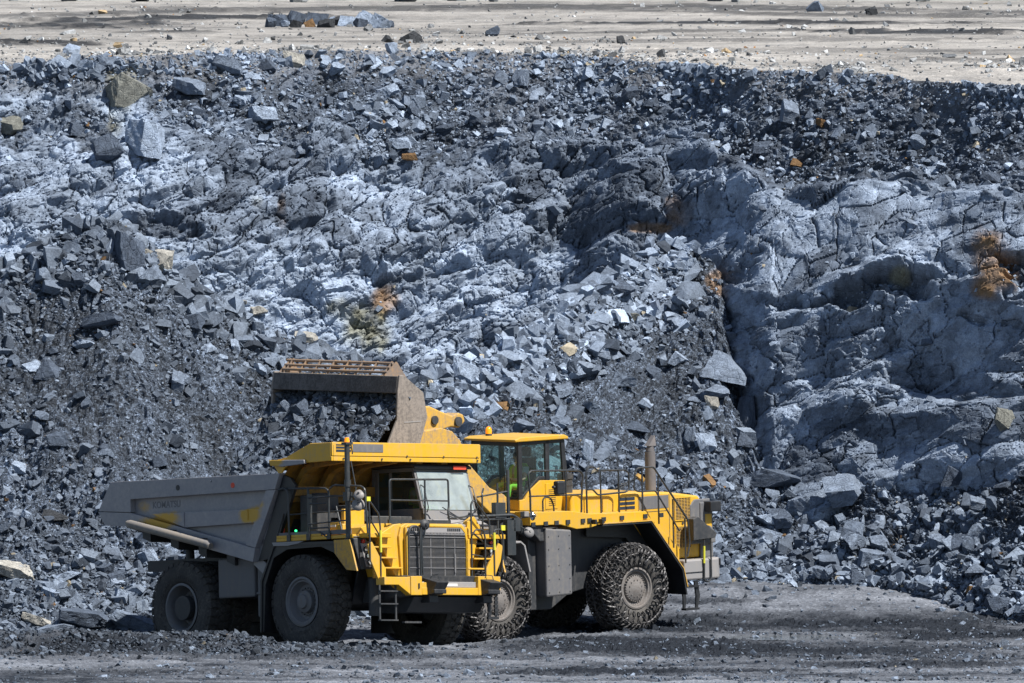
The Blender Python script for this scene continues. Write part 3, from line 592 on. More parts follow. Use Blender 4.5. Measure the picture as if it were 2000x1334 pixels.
# pile on the bench
for k in range(16):
    px_ = 525 + k * 15.5 + rb.uniform(-5, 5); r_ = rb.uniform(.12, .3); p = hit(px_, 46 + rb.uniform(-5, 4), (BE_P,))
    tn = 3 if k == 5 else rb.choice((5, 5, 0, 2)); lb = 'orange stone in the heap of dark stones on the bench' if k == 5 else {5: 'black stone in the low heap on the upper bench', 0: 'dark grey stone in the low heap on the upper bench', 2: 'pale stone in the low heap on the upper bench'}[tn]
    if p is not None: boulder(Vector(p) + Vector((0, 0, r_ * .4)), r_, rb, lb, tn, group=None if k == 5 else {5: 'black stones heaped on the bench', 0: 'grey stones heaped on the bench', 2: 'pale stones heaped on the bench'}[tn])
for px_, rw_, r_, tn, lb in ((140, 103, .22, 2, 'pale upright stone alone on the bench edge at left'), (805, 78, .26, 5, 'dark stone alone on the bench above the face centre'), (762, 80, .18, 5, 'smaller dark stone left of the lone dark stone on the bench'), (964, 66, .22, 0, 'grey stone far back on the bench'), (1214, 80, .16, 5, 'small dark stone on the bench right of centre'), (1592, 18, .3, 1, 'grey stone at the top edge on the bench'), (1700, 24, .2, 5, 'dark stone far back on the right of the bench')):
    p = hit(px_, rw_, (BE_P,))
    if p is not None: boulder(Vector(p) + Vector((0, 0, r_ * .4)), r_, rb, lb, tn)
used = len([o for o in COL.objects if o.name.startswith('boulder')])
zones = [('grey boulder lying on the left rubble heap', 'boulders on the left heap', TA_P, (tpx < 760) & (TA_T > 0) & (TA_T < 1), 78, .14, .32),
         ('pale or grey boulder on the right talus slope', 'boulders on the right talus', TA_P, (tpx > 850) & (tpx < 1500) & (TA_T > .1) & (TA_T < 1), 58, .14, .32),
         ('boulder in the rubble below the right buttress', 'boulders below the right buttress', TA_P, (tpx > 1400) & (tpx < 2100) & (TA_T > -.02) & (TA_T < .85), 42, .15, .38),
         ('boulder stuck on the scree under the bench edge', 'boulders on the upper scree', CL_P, (cpx > 0) & (cpx < 2000) & (CL_D > .6) & (crw < 520), 44, .13, .28)]
for lb, gp, P, m, n, lo, hi in zones:
    fl = P[m]; ii = np.random.RandomState(len(gp)).randint(0, len(fl), n)
    for j in ii:
        s_ = lo * (1 - rb.random() * (1 - (lo / hi) ** 1.6)) ** (-1 / 1.6); p = Vector(fl[j])
        boulder(p + Vector((0, -.15 * s_, .15 * s_)), s_, rb, lb, rb.choice((0, 1, 1, 2)), gp, scale=(rb.uniform(.8, 1.2), 1, rb.uniform(.7, 1.1)))

# puddle
t = NT('puddle_water'); t.b.inputs['Base Color'].default_value = (.10, .11, .115, 1); t.b.inputs['Roughness'].default_value = .10
t.l(t.bump(t.noise(t.n('ShaderNodeTexCoord').outputs['Object'], 3, 2), .05, .01), t.b.inputs['Normal'])
def puddle(cx, cy, ax, ay, seed):
    xs = []; n = 60; z = float(G(np.array([6.1]), np.array([1.7]))[0]) - .022
    for k in range(n):
        a = 2 * pi * k / n; r = 1 + .35 * float(fbm(np.array([cos(a) * 1.5 + seed]), np.array([sin(a) * 1.5]), 3, 5)[0]); xs.append((cx + ax * r * cos(a), cy + ay * r * sin(a), z + .0))
    me = bpy.data.meshes.new('puddle'); me.from_pydata(xs, [], [list(range(n))]); me.materials.append(t.m); o = bpy.data.objects.new('puddle', me); COL.objects.link(o); o['kind'] = 'structure'
puddle(6.6, 1.8, 2.8, 1.7, 1)
#VEHICLES
# ------------------------------------------------------------------ mesh builder for the machines
class MB:
    def __init__(s): s.v = []; s.f = []; s.sm = False
    def add(s, vs, fs):
        o = len(s.v); s.v += [tuple(p) for p in vs]; s.f += [tuple(i + o for i in f) for f in fs]; return s
    def hexa(s, p): return s.add(p, [(0, 3, 2, 1), (4, 5, 6, 7), (0, 1, 5, 4), (1, 2, 6, 5), (2, 3, 7, 6), (3, 0, 4, 7)])
    def box(s, x0, x1, y0, y1, z0, z1):
        x0, x1 = sorted((x0, x1)); y0, y1 = sorted((y0, y1)); z0, z1 = sorted((z0, z1))
        return s.hexa([(x0, y0, z0), (x1, y0, z0), (x1, y1, z0), (x0, y1, z0), (x0, y0, z1), (x1, y0, z1), (x1, y1, z1), (x0, y1, z1)])
    def prism(s, poly, ax, a, b):
        def P(u, v, t): return {'y': (u, t, v), 'x': (t, u, v), 'z': (u, v, t)}[ax]
        n = len(poly); vs = [P(u, v, a) for u, v in poly] + [P(u, v, b) for u, v in poly]
        return s.add(vs, [tuple(range(n)), tuple(range(2 * n - 1, n - 1, -1))] + [(i, i + n, (i + 1) % n + n, (i + 1) % n) for i in range(n)])
    def sheet(s, path, ax, a, b, th=.04):           # bent plate along a 2D path
        n = len(path); up = []; dn = []
        for i, p in enumerate(path):
            q0 = Vector(path[max(i - 1, 0)]); q1 = Vector(path[min(i + 1, n - 1)]); t = (q1 - q0).normalized(); nn = Vector((-t.y, t.x)) * th / 2
            up.append((p[0] + nn.x, p[1] + nn.y)); dn.append((p[0] - nn.x, p[1] - nn.y))
        for i in range(n - 1): s.prism([up[i], up[i + 1], dn[i + 1], dn[i]], ax, a, b)
        return s
    def ring(s, c, t, r, n, ref=None, ry=None):
        t = Vector(t).normalized(); ref = ref or (Vector((0, 0, 1)) if abs(t.z) < .9 else Vector((1, 0, 0)))
        u = t.cross(ref).normalized(); v = t.cross(u); ry = ry or r
        return [tuple(Vector(c) + u * r * cos(2 * pi * k / n) + v * ry * sin(2 * pi * k / n)) for k in range(n)]
    def tube(s, pts, r, n=8, fil=0.0):
        P = [Vector(p) for p in pts]
        if fil:
            Q = [P[0]]
            for i in range(1, len(P) - 1):
                a = (P[i - 1] - P[i]); b = (P[i + 1] - P[i]); d = min(fil, a.length * .45, b.length * .45); a = P[i] + a.normalized() * d; b = P[i] + b.normalized() * d
                for k in range(5):
                    t = k / 4; Q.append(a * (1 - t) ** 2 + P[i] * 2 * t * (1 - t) + b * t * t)
            Q.append(P[-1]); P = Q
        rs_ = r if isinstance(r, (list, tuple)) else [r] * len(P)
        o = len(s.v); ref = None
        for i, p in enumerate(P):
            t = (P[min(i + 1, len(P) - 1)] - P[max(i - 1, 0)]).normalized()
            if ref is None: ref = Vector((0, 0, 1)) if abs(t.z) < .8 else Vector((1, 0, 0))
            u = (ref - t * ref.dot(t)).normalized(); v = t.cross(u); ref = u
            s.v += [tuple(p + u * rs_[i] * cos(2 * pi * k / n) + v * rs_[i] * sin(2 * pi * k / n)) for k in range(n)]
        for i in range(len(P) - 1):
            for k in range(n): s.f.append((o + i * n + k, o + i * n + (k + 1) % n, o + (i + 1) * n + (k + 1) % n, o + (i + 1) * n + k))
        s.f.append(tuple(o + k for k in range(n))[::-1]); s.f.append(tuple(o + (len(P) - 1) * n + k for k in range(n))); return s
    def cyl(s, a, b, r, r2=None, n=24):
        r2 = r if r2 is None else r2; return s.tube([a, b], [r, r2], n)
    def lathe(s, prof, n=48, close=False):          # profile (r, y) round the Y axis
        o = len(s.v); m = len(prof)
        for k in range(n):
            a = 2 * pi * k / n; s.v += [(r * cos(a), y, r * sin(a)) for r, y in prof]
        for k in range(n):
            for i in range(m - (0 if close else 1)):
                j = (i + 1) % m; s.f.append((o + k * m + i, o + k * m + j, o + (k + 1) % n * m + j, o + (k + 1) % n * m + i))
        return s
    def build(s, name, mat, parent=None, bev=0, smooth=0, me=None, label=None):
        if me is None:
            me = bpy.data.meshes.new(name); me.from_pydata(s.v, [], s.f)
            bm = bmesh.new(); bm.from_mesh(me); bmesh.ops.recalc_face_normals(bm, faces=bm.faces); bm.to_mesh(me); bm.free()
            if smooth:
                for p in me.polygons: p.use_smooth = True
                me.set_sharp_from_angle(angle=radians(smooth))
            me.materials.append(mat)
        o = bpy.data.objects.new(name, me); COL.objects.link(o)
        if parent: o.parent = parent
        if bev:
            b = o.modifiers.new('bevel', 'BEVEL'); b.width = bev; b.segments = 2; b.limit_method = 'ANGLE'; b.angle_limit = radians(35); b.harden_normals = False
        if label: o['label'] = label
        return o
def empty(name, M=None, parent=None, loc=None):
    o = bpy.data.objects.new(name, None); COL.objects.link(o); o.empty_display_size = .3
    if M is not None: o.matrix_world = M
    if parent: o.parent = parent
    if loc: o.location = loc
    return o
def tyre_mesh(R, W, rim, lug=34, plainish=False):
    m = MB(); h = W / 2
    m.lathe([(rim, -h + .07), (rim + .05, -h + .02), (rim + .16 * (R - rim), -h - .005), (rim + .5 * (R - rim), -h - .03), (R * .90, -h - .005), (R * .945, -h + .04), (R * .955, 0), (R * .945, h - .04), (R * .90, h + .005), (rim + .5 * (R - rim), h + .03), (rim + .16 * (R - rim), h + .005), (rim + .05, h - .02), (rim, h - .07)], 72)
    def blk(a, da, y0, y1, r0, r1, sk=0, r1b=None):
        vs = []
        for r, e in ((r0, 1.06), (r1, .9)):
            for (s1, yy, rr) in ((-1, y0, r), (1, y0, r), (1, y1, (r if r == r0 else (r1b or r1))), (-1, y1, (r if r == r0 else (r1b or r1)))):
                aa = a + s1 * da * e + sk * (yy - y0); vs.append((rr * cos(aa), yy, rr * sin(aa)))
        m.hexa(vs)
    if not plainish:
        da = pi / lug
        for k in range(lug):
            a = 2 * pi * k / lug
            for s_ in (-1, 1):
                a2 = a + (da if s_ > 0 else 0)
                blk(a2, da * .72, s_ * h * .52, s_ * (h - .015), R * .94, R, .25 * s_, R * .985)
                # shoulder cheek
                vs = []
                for rr, yy in ((R * .985, h - .02), (R * .895, h + .018)):
                    for s1 in (-1, 1):
                        for dep in (0, -.05): vs.append((rr * cos(a2 + s1 * da * .66), s_ * (yy + dep), rr * sin(a2 + s1 * da * .66)))
                v = vs; m.hexa([v[0], v[2], v[3], v[1], v[4], v[6], v[7], v[5]])
            for q, y in enumerate((-.24, .24)):
                aa = a + (da if q else 0); r0 = R * .945; y *= W * .5 * 1.0; hw = h * .27
                pts = [(-.95, 0), (-.5, -1), (.5, -1), (.95, 0), (.5, 1), (-.5, 1)]; vs = []
                for r, e in ((r0, 1.05), (R * .998, .9)):
                    for (u, v) in pts: vs.append((r * cos(aa + u * da * .85 * e), y + v * hw * e, r * sin(aa + u * da * .85 * e)))
                m.add(vs, [(5, 4, 3, 2, 1, 0), (6, 7, 8, 9, 10, 11)] + [(i, (i + 1) % 6, (i + 1) % 6 + 6, i + 6) for i in range(6)])
        for k in range(60):                          # raised sidewall marks (worn moulding)
            if k % 15 in (6, 7, 8): continue
            a = 2 * pi * k / 60
            for s_ in (-1, 1):
                r0 = rim + .22 * (R - rim); r1 = r0 + .14 * (R - rim); y = s_ * (h + .012)
                m.hexa([(r * cos(a + d), y + e * s_, r * sin(a + d)) for e in (-.02, .012) for r, d in ((r0, -.028), (r1, -.028), (r1, .028), (r0, .028))])
    return m
def rim_mesh(R, W, kind):
    m = MB(); h = W / 2
    if kind == 'front':
        m.lathe([(R, -h + .08), (R + .02, -h + .02), (R - .03, -h + .01), (R - .055, -h + .05), (R - .09, -h + .05), (R - .11, -h + .12), (R - .16, -h + .2), (.26, -h + .22), (.25, -h + .10), (.17, -h + .07), (.15, -h + .02), (0.001, -h + .01)], 56)
        for k in range(20): a = 2 * pi * k / 20; m.cyl((.31 * cos(a), -h + .20, .31 * sin(a)), (.31 * cos(a), -h + .16, .31 * sin(a)), .018, n=6)
    elif kind == 'rear':
        m.lathe([(R, -h + .08), (R + .02, -h + .02), (R - .03, -h + .01), (R - .055, -h + .05), (R - .07, -h + .3), (R - .12, -h + .42), (.30, -h + .44), (.28, -h + .22), (.24, -h + .18), (0.001, -h + .17)], 56)
        for k in range(20): a = 2 * pi * k / 20; m.cyl((.36 * cos(a), -h + .44, .36 * sin(a)), (.36 * cos(a), -h + .40, .36 * sin(a)), .018, n=6)
    else:
        m.lathe([(R, -h + .06), (R + .02, -h + .01), (R - .02, -h), (R - .045, -h + .035), (R - .075, -h + .04), (R - .09, -h + .10), (R - .15, -h + .13), (R - .18, -h + .06), (R - .2, -h + .045), (.12, -h + .03), (.10, -h + .02), (.001, -h + .02)], 56)
        for k in range(30): a = 2 * pi * k / 30; m.cyl((.305 * cos(a), -h + .10, .305 * sin(a)), (.305 * cos(a), -h + .04, .305 * sin(a)), .014, n=6)
        for k in range(12): a = 2 * pi * k / 12; m.cyl((.2 * cos(a), -h + .05, .2 * sin(a)), (.2 * cos(a), -h + .015, .2 * sin(a)), .012, n=6)
    return m
def chain_mesh(R, W, rim):
    m = MB(); h = W / 2
    prof = [(rim + .10, -h - .03), (rim + .5 * (R - rim), -h - .05), (R * .9, -h - .03), (R * .96, -h + .02), (R * 1.005, -h * .55), (R * 1.01, 0), (R * 1.005, h * .55), (R * .96, h - .02), (R * .9, h + .03), (rim + .5 * (R - rim), h + .05), (rim + .10, h + .03)]
    ln = [0]
    for a, b in zip(prof, prof[1:]): ln.append(ln[-1] + hypot(a[0] - b[0], a[1] - b[1]))
    def at(s, th, off=0):
        s = max(0, min(ln[-1], s)); r = np.interp(s, ln, [p[0] for p in prof]); y = np.interp(s, ln, [p[1] for p in prof])
        d = Vector((np.interp(min(s + .02, ln[-1]), ln, [p[0] for p in prof]) - r, np.interp(min(s + .02, ln[-1]), ln, [p[1] for p in prof]) - y)); d = d.normalized() if d.length > 1e-6 else Vector((1, 0)); nr, ny = d.y, -d.x
        r += nr * off; y += ny * off; return Vector((r * cos(th), y, r * sin(th)))
    NA = 50; rows = 17; ds = ln[-1] / rows; rnd = random.Random(4)
    def link(a, b, an, bn):
        mid = (a + b) / 2; t = (b - a); L = t.length; t.normalize(); nrm = (an + bn).normalized(); tw = rnd.uniform(-.5, .5); u = (nrm * cos(tw) + t.cross(nrm) * sin(tw)); n1 = 8; pts = []
        for k in range(n1): q = 2 * pi * k / n1; pts.append(mid + t * (L * .62) * cos(q) + u * .032 * sin(q))
        o = len(m.v)
        for i, p in enumerate(pts):
            tg = (pts[(i + 1) % n1] - pts[i - 1]).normalized(); c = (p - mid).normalized(); v = tg.cross(c).normalized()
            m.v += [tuple(p + (c * cos(q) + v * sin(q)) * .017) for q in (0, 2 * pi / 3, 4 * pi / 3)]
        for i in range(n1):
            for k in range(3): m.f.append((o + i * 3 + k, o + i * 3 + (k + 1) % 3, o + ((i + 1) % n1) * 3 + (k + 1) % 3, o + ((i + 1) % n1) * 3 + k))
    nodes = {}
    for r_ in range(rows + 1):
        for k in range(NA):
            if (r_ < 3 or r_ > rows - 3) and k % 2: continue
            nodes[r_, k] = (r_ * ds, 2 * pi * (k + .5 * (r_ % 2)) / NA)
    for (r_, k), (s, th) in nodes.items():
        o = rnd.uniform(0, .012); a = at(s, th, .012 + o); an = (at(s, th, .1) - at(s, th, 0)).normalized()
        nb = [(r_ + 1, k), (r_ + 1, (k + (1 if r_ % 2 else -1)) % NA)] + ([(r_, (k + 1) % NA)] if (r_ % 3 == 0) else [])
        for q in nb:
            if q not in nodes: continue
            if (r_ + k) % 3 == 0 and q[0] == r_ + 1 and q[1] != k: continue
            s2, t2 = nodes[q]
            if abs(t2 - th) > pi: t2 += 2 * pi * (1 if t2 < th else -1)
            b = at(s2, t2, .012 + rnd.uniform(0, .01)); link(a, b, an, (at(s2, t2, .1) - at(s2, t2, 0)).normalized())
    return m
def text_mesh(txt, size, mat, name, parent, M, th=.003):
    cu = bpy.data.curves.new(name, 'FONT'); cu.body = txt; cu.size = size; cu.extrude = th; cu.offset = size * .02
    o = bpy.data.objects.new('tmp', cu); COL.objects.link(o); dg = bpy.context.evaluated_depsgraph_get(); me = bpy.data.meshes.new_from_object(o.evaluated_get(dg)); bpy.data.objects.remove(o)
    me.transform(M); me.materials.clear(); me.materials.append(mat); q = bpy.data.objects.new(name, me); COL.objects.link(q); q.parent = parent; return q

# ================================================================== HAUL TRUCK
T = empty('haul_truck', T_M); tagset(T, 'yellow rigid haul truck with worn grey dump bed, parked under the raised bucket', 'dump truck')
b = MB()                                             # bed
for s_ in (-1, 1):
    ya, yb = s_ * 2.09, s_ * 2.03
    b.prism([(-6.51, 4.04), (-.42, 4.01), (-1.42, 2.05), (-5.78, 3.02), (-6.72, 3.08), (-6.96, 3.38)], 'y', ya, yb)
    o1 = s_ * 2.25; o0 = s_ * 2.092
    b.prism([(-5.79, 4.05), (-.45, 4.02), (-.62, 3.66), (-5.79, 3.63)], 'y', o0, o1)
    b.prism([(-6.51, 4.055), (-5.80, 4.055), (-5.80, 3.33), (-6.96, 3.40)], 'y', o0, o1 - s_ * .01)
    b.prism([(-6.96, 3.385), (-5.79, 3.315), (-1.36, 2.34), (-1.45, 2.03), (-5.79, 3.0), (-6.72, 3.06)], 'y', o0, o1)
    b.prism([(-5.1, 3.27), (-1.15, 3.24), (-1.28, 2.93), (-3.88, 2.91)], 'y', o0, o1 - s_ * .02)
    b.prism([(-.62, 3.652), (-.96, 3.652), (-1.7, 2.43), (-1.37, 2.35)], 'y', o0, o1 - s_ * .012)
    b.box(-3.895, -3.875, o1 - s_ * .022, o1, 2.92, 3.26); b.box(-1.62, -1.605, o1 - s_ * .022, o1 + s_ * .002, 3.0, 3.252)
bedo = b.build('dump_bed', M_bed, T, bev=.018)
f = MB(); f.sheet([(-6.9, 3.2), (-5.7, 2.98), (-1.45, 2.08)], 'y', -2.025, 2.025, .07); f.sheet([(-1.40, 2.1), (-.50, 3.95)], 'y', -2.025, 2.025, .07)
f.build('bed_floor', M_inner, T)
h = MB()
for z in (2.45, 3.45): h.box(-1.5 + (z - 2.1) * .5, -.98 + (z - 2.1) * .5, -2.09, 2.09, z - .09, z + .09)
h.box(-.75, -.2, -2.09, 2.09, 3.5, 3.72)
for y in (-1.75, -1.0, -.25, .5, 1.25, 1.95):
    h.sheet([(-1.0, 2.5), (-.33, 3.8), (-.12, 4.05), (.25, 4.2), (1.25, 4.27)], 'y', y - .09, y + .09, .14)
h.sheet([(-1.38, 2.12), (-.44, 4.0), (-.2, 4.22)], 'y', -2.09, 2.09, .03)
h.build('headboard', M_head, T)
for s_ in (-1, 1): MB().prism([(-.44, 3.98), (-.2, 3.9), (-.02, 3.72), (-.9, 2.1), (-1.38, 2.05)], 'y', s_ * 2.14, s_ * 2.06).build('headboard_side_plate', M_black, T)
c = MB(); c.sheet([(1.375, 4.63), (.64, 4.645), (-.22, 4.36), (-.55, 4.10)], 'y', -2.23, 2.23, .035)
c.box(1.36, 1.40, -2.24, 2.2, 4.345, 4.66); c.box(1.355, 1.388, -2.25, 2.22, 4.23, 4.335)
for s_ in (-1, 1):
    c.prism([(1.36, 4.65), (.64, 4.655), (-.22, 4.37), (-.73, 4.30), (-.5, 4.02), (-.38, 4.02), (-.3, 4.12), (-.1, 4.2), (.4, 4.22), (1.36, 4.235)], 'y', s_ * 2.205, s_ * 2.25)
co_ = c.build('canopy', M_yel, T, bev=.01)
for (y, z) in ((-1.9, 4.285), (-.75, 4.285), (.0, 4.36), (.1, 4.285), (1.1, 4.36), (2.1, 4.36), (2.12, 4.285)): MB().cyl((1.39, y, z), (1.412, y, z), .022, n=8).build('bolt', M_dark, co_)
MB().prism([(-.75, 4.33), (.5, 4.29), (.52, 4.20), (-.3, 4.16), (-.7, 4.20)], 'y', -2.32, -2.255).build('canopy_side_guard', M_bed, T, bev=.015)
bp = MB(); bp.box(1.402, 1.41, -1.62, -.72, 4.44, 4.62); bp.build('badge_panel', M_grey, co_)
sp_ = MB()
for z0, z1 in ((4.585, 4.61), (4.515, 4.56), (4.44, 4.49)): sp_.box(1.402, 1.408, -2.12, -1.68, z0, z1)
sp_.build('badge_stripe', M_plate, co_)
for s_ in (-1, 1):
    for x, z in ((-4.07, 3.83), (-2.11, 3.81)):
        MB().cyl((x, s_ * 2.24, z), (x, s_ * 2.262, z), .062, n=20).build('bed_port', M_dark if x < -3 else M_redp, bedo)
MB().tube([(-5.72, -2.42, 3.09), (-5.6, -2.42, 3.05), (-2.82, -2.42, 2.48), (-2.74, -2.42, 2.44)], [.05, .10, .10, .08], 10).build('side_deflector', M_strip, T, smooth=40)
dd = MB()
for x, z in ((-5.3, 2.85), (-4.2, 2.65), (-3.1, 2.42)): dd.box(x - .06, x + .06, -2.4, -2.17, z, z + .22)
for x in (-5.6, -4.6, -3.6, -2.6): dd.prism([(x, 2.98 - (x + 5.7) * .215), (x + .28, 2.92 - (x + 5.7) * .215), (x + .28, 2.65 - (x + 5.7) * .215), (x, 2.75 - (x + 5.7) * .215)], 'y', -2.05, 2.05)
dd.box(-6.7, -1.6, -1.0, -.7, 2.0, 2.25); dd.box(-6.0, -1.6, .7, 1.0, 2.0, 2.25)
dd.build('bed_bracket', M_dark, T)
text_mesh('KOMATSU', .215, paint('faded_lettering', (.095, .106, .135), (.2, .195, .2), amt=1.0), 'bed_lettering', bedo, Matrix.Translation((-5.18, -2.091, 3.40)) @ Matrix.Rotation(pi / 2, 4, 'X'), .002)
# chassis
fr = MB()
for s_ in (-1, 1): fr.box(-5.9, 2.2, s_ * .45, s_ * .78, 1.25, 1.85)
fr.box(-4.0, -3.4, -.44, .44, 1.3, 1.7); fr.box(-5.6, -5.2, -.44, .44, 1.3, 1.9); fr.box(-.4, .4, -.44, .44, 1.3, 1.7)
fr.box(-4.8, -3.8, -.5, .5, .75, 1.4); fr.prism([(1.0, 1.0), (2.35, 1.14), (2.45, 1.6), (1.0, 1.6)], 'y', -1.1, 1.7); fr.prism([(1.2, .78), (2.1, .78), (2.4, 1.12), (1.1, 1.1)], 'y', -.7, 1.5)
fr.build('chassis', M_dark, T, bev=.01)
ax = MB(); ax.cyl((-4.28, -2.0, 1.08), (-4.28, 2.0, 1.08), .28); ax.cyl((0, -1.7, 1.08), (0, 1.7, 1.08), .2)
for s_ in (-1, 1): ax.cyl((.55, s_ * 1.15, .95), (.5, s_ * 1.15, 2.3), .16); ax.cyl((-5.2, s_ * .9, 1.2), (-5.3, s_ * .9, 2.6), .1)
ax.cyl((1.75, -1.35, .7), (1.75, -1.35, 1.55), .13)
ax.build('axle', M_dark, T, smooth=40)
tk = MB(); tk.box(-3.05, -1.75, -1.95, -1.1, 1.25, 2.15); tk.build('fuel_tank', M_grey, T, bev=.04)
tk = MB(); tk.prism([(-1.7, 2.2), (-1.3, 2.2), (-1.3, .95), (-1.5, .75), (-1.7, .8)], 'y', -1.9, -1.2); tk.box(-1.72, -1.28, -1.93, -1.9, 1.3, 1.36); tk.build('side_tank', M_grey, T, bev=.03)
MB().prism([(-1.55, 2.28), (-1.1, 1.95), (-1.22, 1.72), (-1.6, 1.98)], 'y', -2.1, -2.0).build('grey_bracket', M_mid, T, bev=.01)
# fenders
fe = MB(); fe.sheet([(2.0, 2.36), (-.72, 2.40), (-1.2, 1.58), (-1.24, .42)], 'y', -2.22, -1.1, .05); fe.sheet([(2.0, 2.36), (-.72, 2.40), (-1.2, 1.58), (-1.24, .42)], 'y', 1.1, 2.2, .05)
for s_ in (-1, 1): fe.prism([(2.0, 2.4), (-.76, 2.44), (-1.26, 1.6), (-1.28, .42), (-1.16, .42), (-1.08, 1.5), (-.78, 2.1), (-.3, 2.28), (.9, 2.3), (1.42, 2.12), (1.85, 1.74), (2.05, 1.74)], 'y', s_ * 2.16, s_ * 2.19)
fe.build('fender', M_black, T)
for s_ in (-1, 1):
    fp = MB(); fp.prism([(1.40, 2.43), (1.96, 2.43), (2.2, 1.70), (1.83, 1.74), (1.43, 2.12)], 'y', s_ * 2.195, s_ * 2.24); fp.build('fender_panel', M_yel_old, T, bev=.008)
MB().prism([(-.78, 2.45), (.35, 2.45), (.15, 2.40), (-.2, 2.36), (-.72, 2.37)], 'y', -2.235, -2.195).build('fender_edge', M_mid, T)
MB().sheet([(2.05, 2.0), (1.3, 1.9), (1.0, 1.0)], 'y', -1.4, -1.05, .05).build('inner_guard', M_black, T)
# deck
dk_ = MB(); dk_.box(-.66, 2.0, -2.2, 2.2, 2.46, 2.54); dk_.box(-.66, .9, -2.195, -1.5, 2.54, 2.6)
dk_.prism([(-1.95, 2.545), (-1.9, 2.70), (-1.55, 2.79), (-1.0, 2.80), (-1.0, 2.545)], 'x', 1.2, 1.98)
dk_.box(2.0, 2.3, 1.05, 2.15, 2.46, 2.56); dk_.box(2.0, 2.32, -2.0, -1.3, 2.46, 2.56)
dk_.build('deck', M_yel, T, bev=.01)
kk = MB(); kk.box(-.62, 1.9, -2.19, -2.12, 2.56, 2.66); kk.build('kick_plate', M_grey, T)
ds_ = MB(); ds_.box(-.1, .5, -1.95, -1.3, 2.56, 3.5); ds_.cyl((.2, -1.6, 2.6), (.2, -1.6, 3.55), .2); ds_.box(.7, 1.05, -1.5, -1.0, 2.56, 3.25); ds_.cyl((-.1, -1.0, 3.0), (1.0, -.9, 3.0), .14); ds_.box(.4, 1.2, -.9, .3, 2.56, 3.0)
ds_.build('air_cleaner', M_dark, T, bev=.02, smooth=40)
ex = MB(); ex.box(1.1, 1.22, -1.75, -1.15, 2.56, 3.15); ex.box(.82, 1.4, -1.9, -1.76, 2.56, 2.86); ex.box(1.3, 1.5, -2.05, -1.75, 2.56, 2.8); ex.build('battery_box', M_yel, T, bev=.02)
MB().box(.84, 1.1, -1.92, -1.905, 2.74, 2.79).build('warning_label', M_white, T)
# hood + grille
hd = MB(); hd.prism([(-.95, 1.55), (-1.02, 2.5), (-.95, 2.72), (-.82, 2.79), (.86, 2.79), (1.0, 2.68), (1.03, 2.4), (1.0, 1.55)], 'x', .8, 2.26)
hd.prism([(-1.06, 1.55), (-1.5, 2.3), (-1.5, 2.56), (-1.1, 2.77), (-.9, 2.79), (-.9, 1.55)], 'x', 1.2, 2.2); hd.prism([(1.02, 1.55), (1.02, 2.72), (1.08, 2.72), (1.4, 2.5), (1.3, 2.1), (1.1, 1.55)], 'x', 1.2, 2.2)
hd.prism([(-.88, 1.56), (-.88, 2.70), (-.8, 2.76), (.82, 2.76), (.96, 2.62), (1.0, 2.4), (1.0, 1.56), (.94, 1.56), (.94, 2.38), (.9, 2.58), (.78, 2.7), (-.82, 2.7), (-.82, 1.56)], 'x', 2.262, 2.33)
ho = hd.build('hood', M_yel, T, bev=.015)
g = MB(); g.box(2.262, 2.275, -.82, .94, 1.57, 2.7); g.build('radiator_core', M_black, T)
g = MB(); g.box(2.276, 2.318, -.82, .92, 2.585, 2.70)
gp = g.build('grille_cap', M_mid, T)
vv = MB()
for y0 in (-.77, .38):
    for r_ in range(3):
        for k in range(7): vv.box(2.318, 2.324, y0 + k * .058, y0 + k * .058 + .044, 2.62 + r_ * .024, 2.636 + r_ * .024)
vv.build('vent_slot', M_black, gp)
g = MB()
for k in range(34): g.box(2.276, 2.298, -.82, .93, 1.62 + k * .028, 1.628 + k * .028)
for z in (1.78, 2.02, 2.26, 2.48): g.box(2.276, 2.312, -.82, .93, z - .010, z + .010)
for y in (-.45, -.1, .32, .62): g.box(2.276, 2.296, y - .012, y + .012, 1.6, 2.56)
g.box(2.28, 2.33, .58, .62, 1.68, 2.1); g.box(2.276, 2.32, -.82, .93, 2.53, 2.555); g.build('grille', M_grey, T)
g = MB()
for k in range(40): g.box(2.30, 2.32, -.8 + k * .043, -.8 + k * .043 + .022, 2.545, 2.58)
g.build('grille_fringe', M_mid, T)
# stairs
for s_ in (-1, 1):
    st = MB(); x1 = 2.34
    zt = (2.50, 2.26, 2.02, 1.79, 1.57); ys = ((-2.1, -1.55), (-1.86, -1.32), (-1.68, -1.16), (-1.52, -.98), (-1.5, -1.0))
    for k in range(1, 4):
        y0, y1 = ys[k]; st.box(1.9, x1, s_ * y0, s_ * y1, zt[k] - .035, zt[k]); st.box(1.9, 1.93, s_ * y0, s_ * y1, zt[k] - .24, zt[k] - .035)
    # stringers follow the flight
    for (a_, b_) in (((-2.0, 2.42), (-1.58, 1.58)),):
        st.prism([(s_ * -2.02, 2.3), (s_ * -1.9, 2.36), (s_ * -1.5, 1.75), (s_ * -1.5, 1.50), (s_ * -1.72, 1.5), (s_ * -1.95, 1.95)], 'x', 2.30, x1 + .01)
    st.prism([(s_ * -1.32, 2.3), (s_ * -1.26, 2.3), (s_ * -.95, 1.7), (s_ * -.95, 1.56), (s_ * -1.0, 1.56)], 'x', 1.95, 1.99)
    st.build('stairs', M_yel, T, bev=.006)
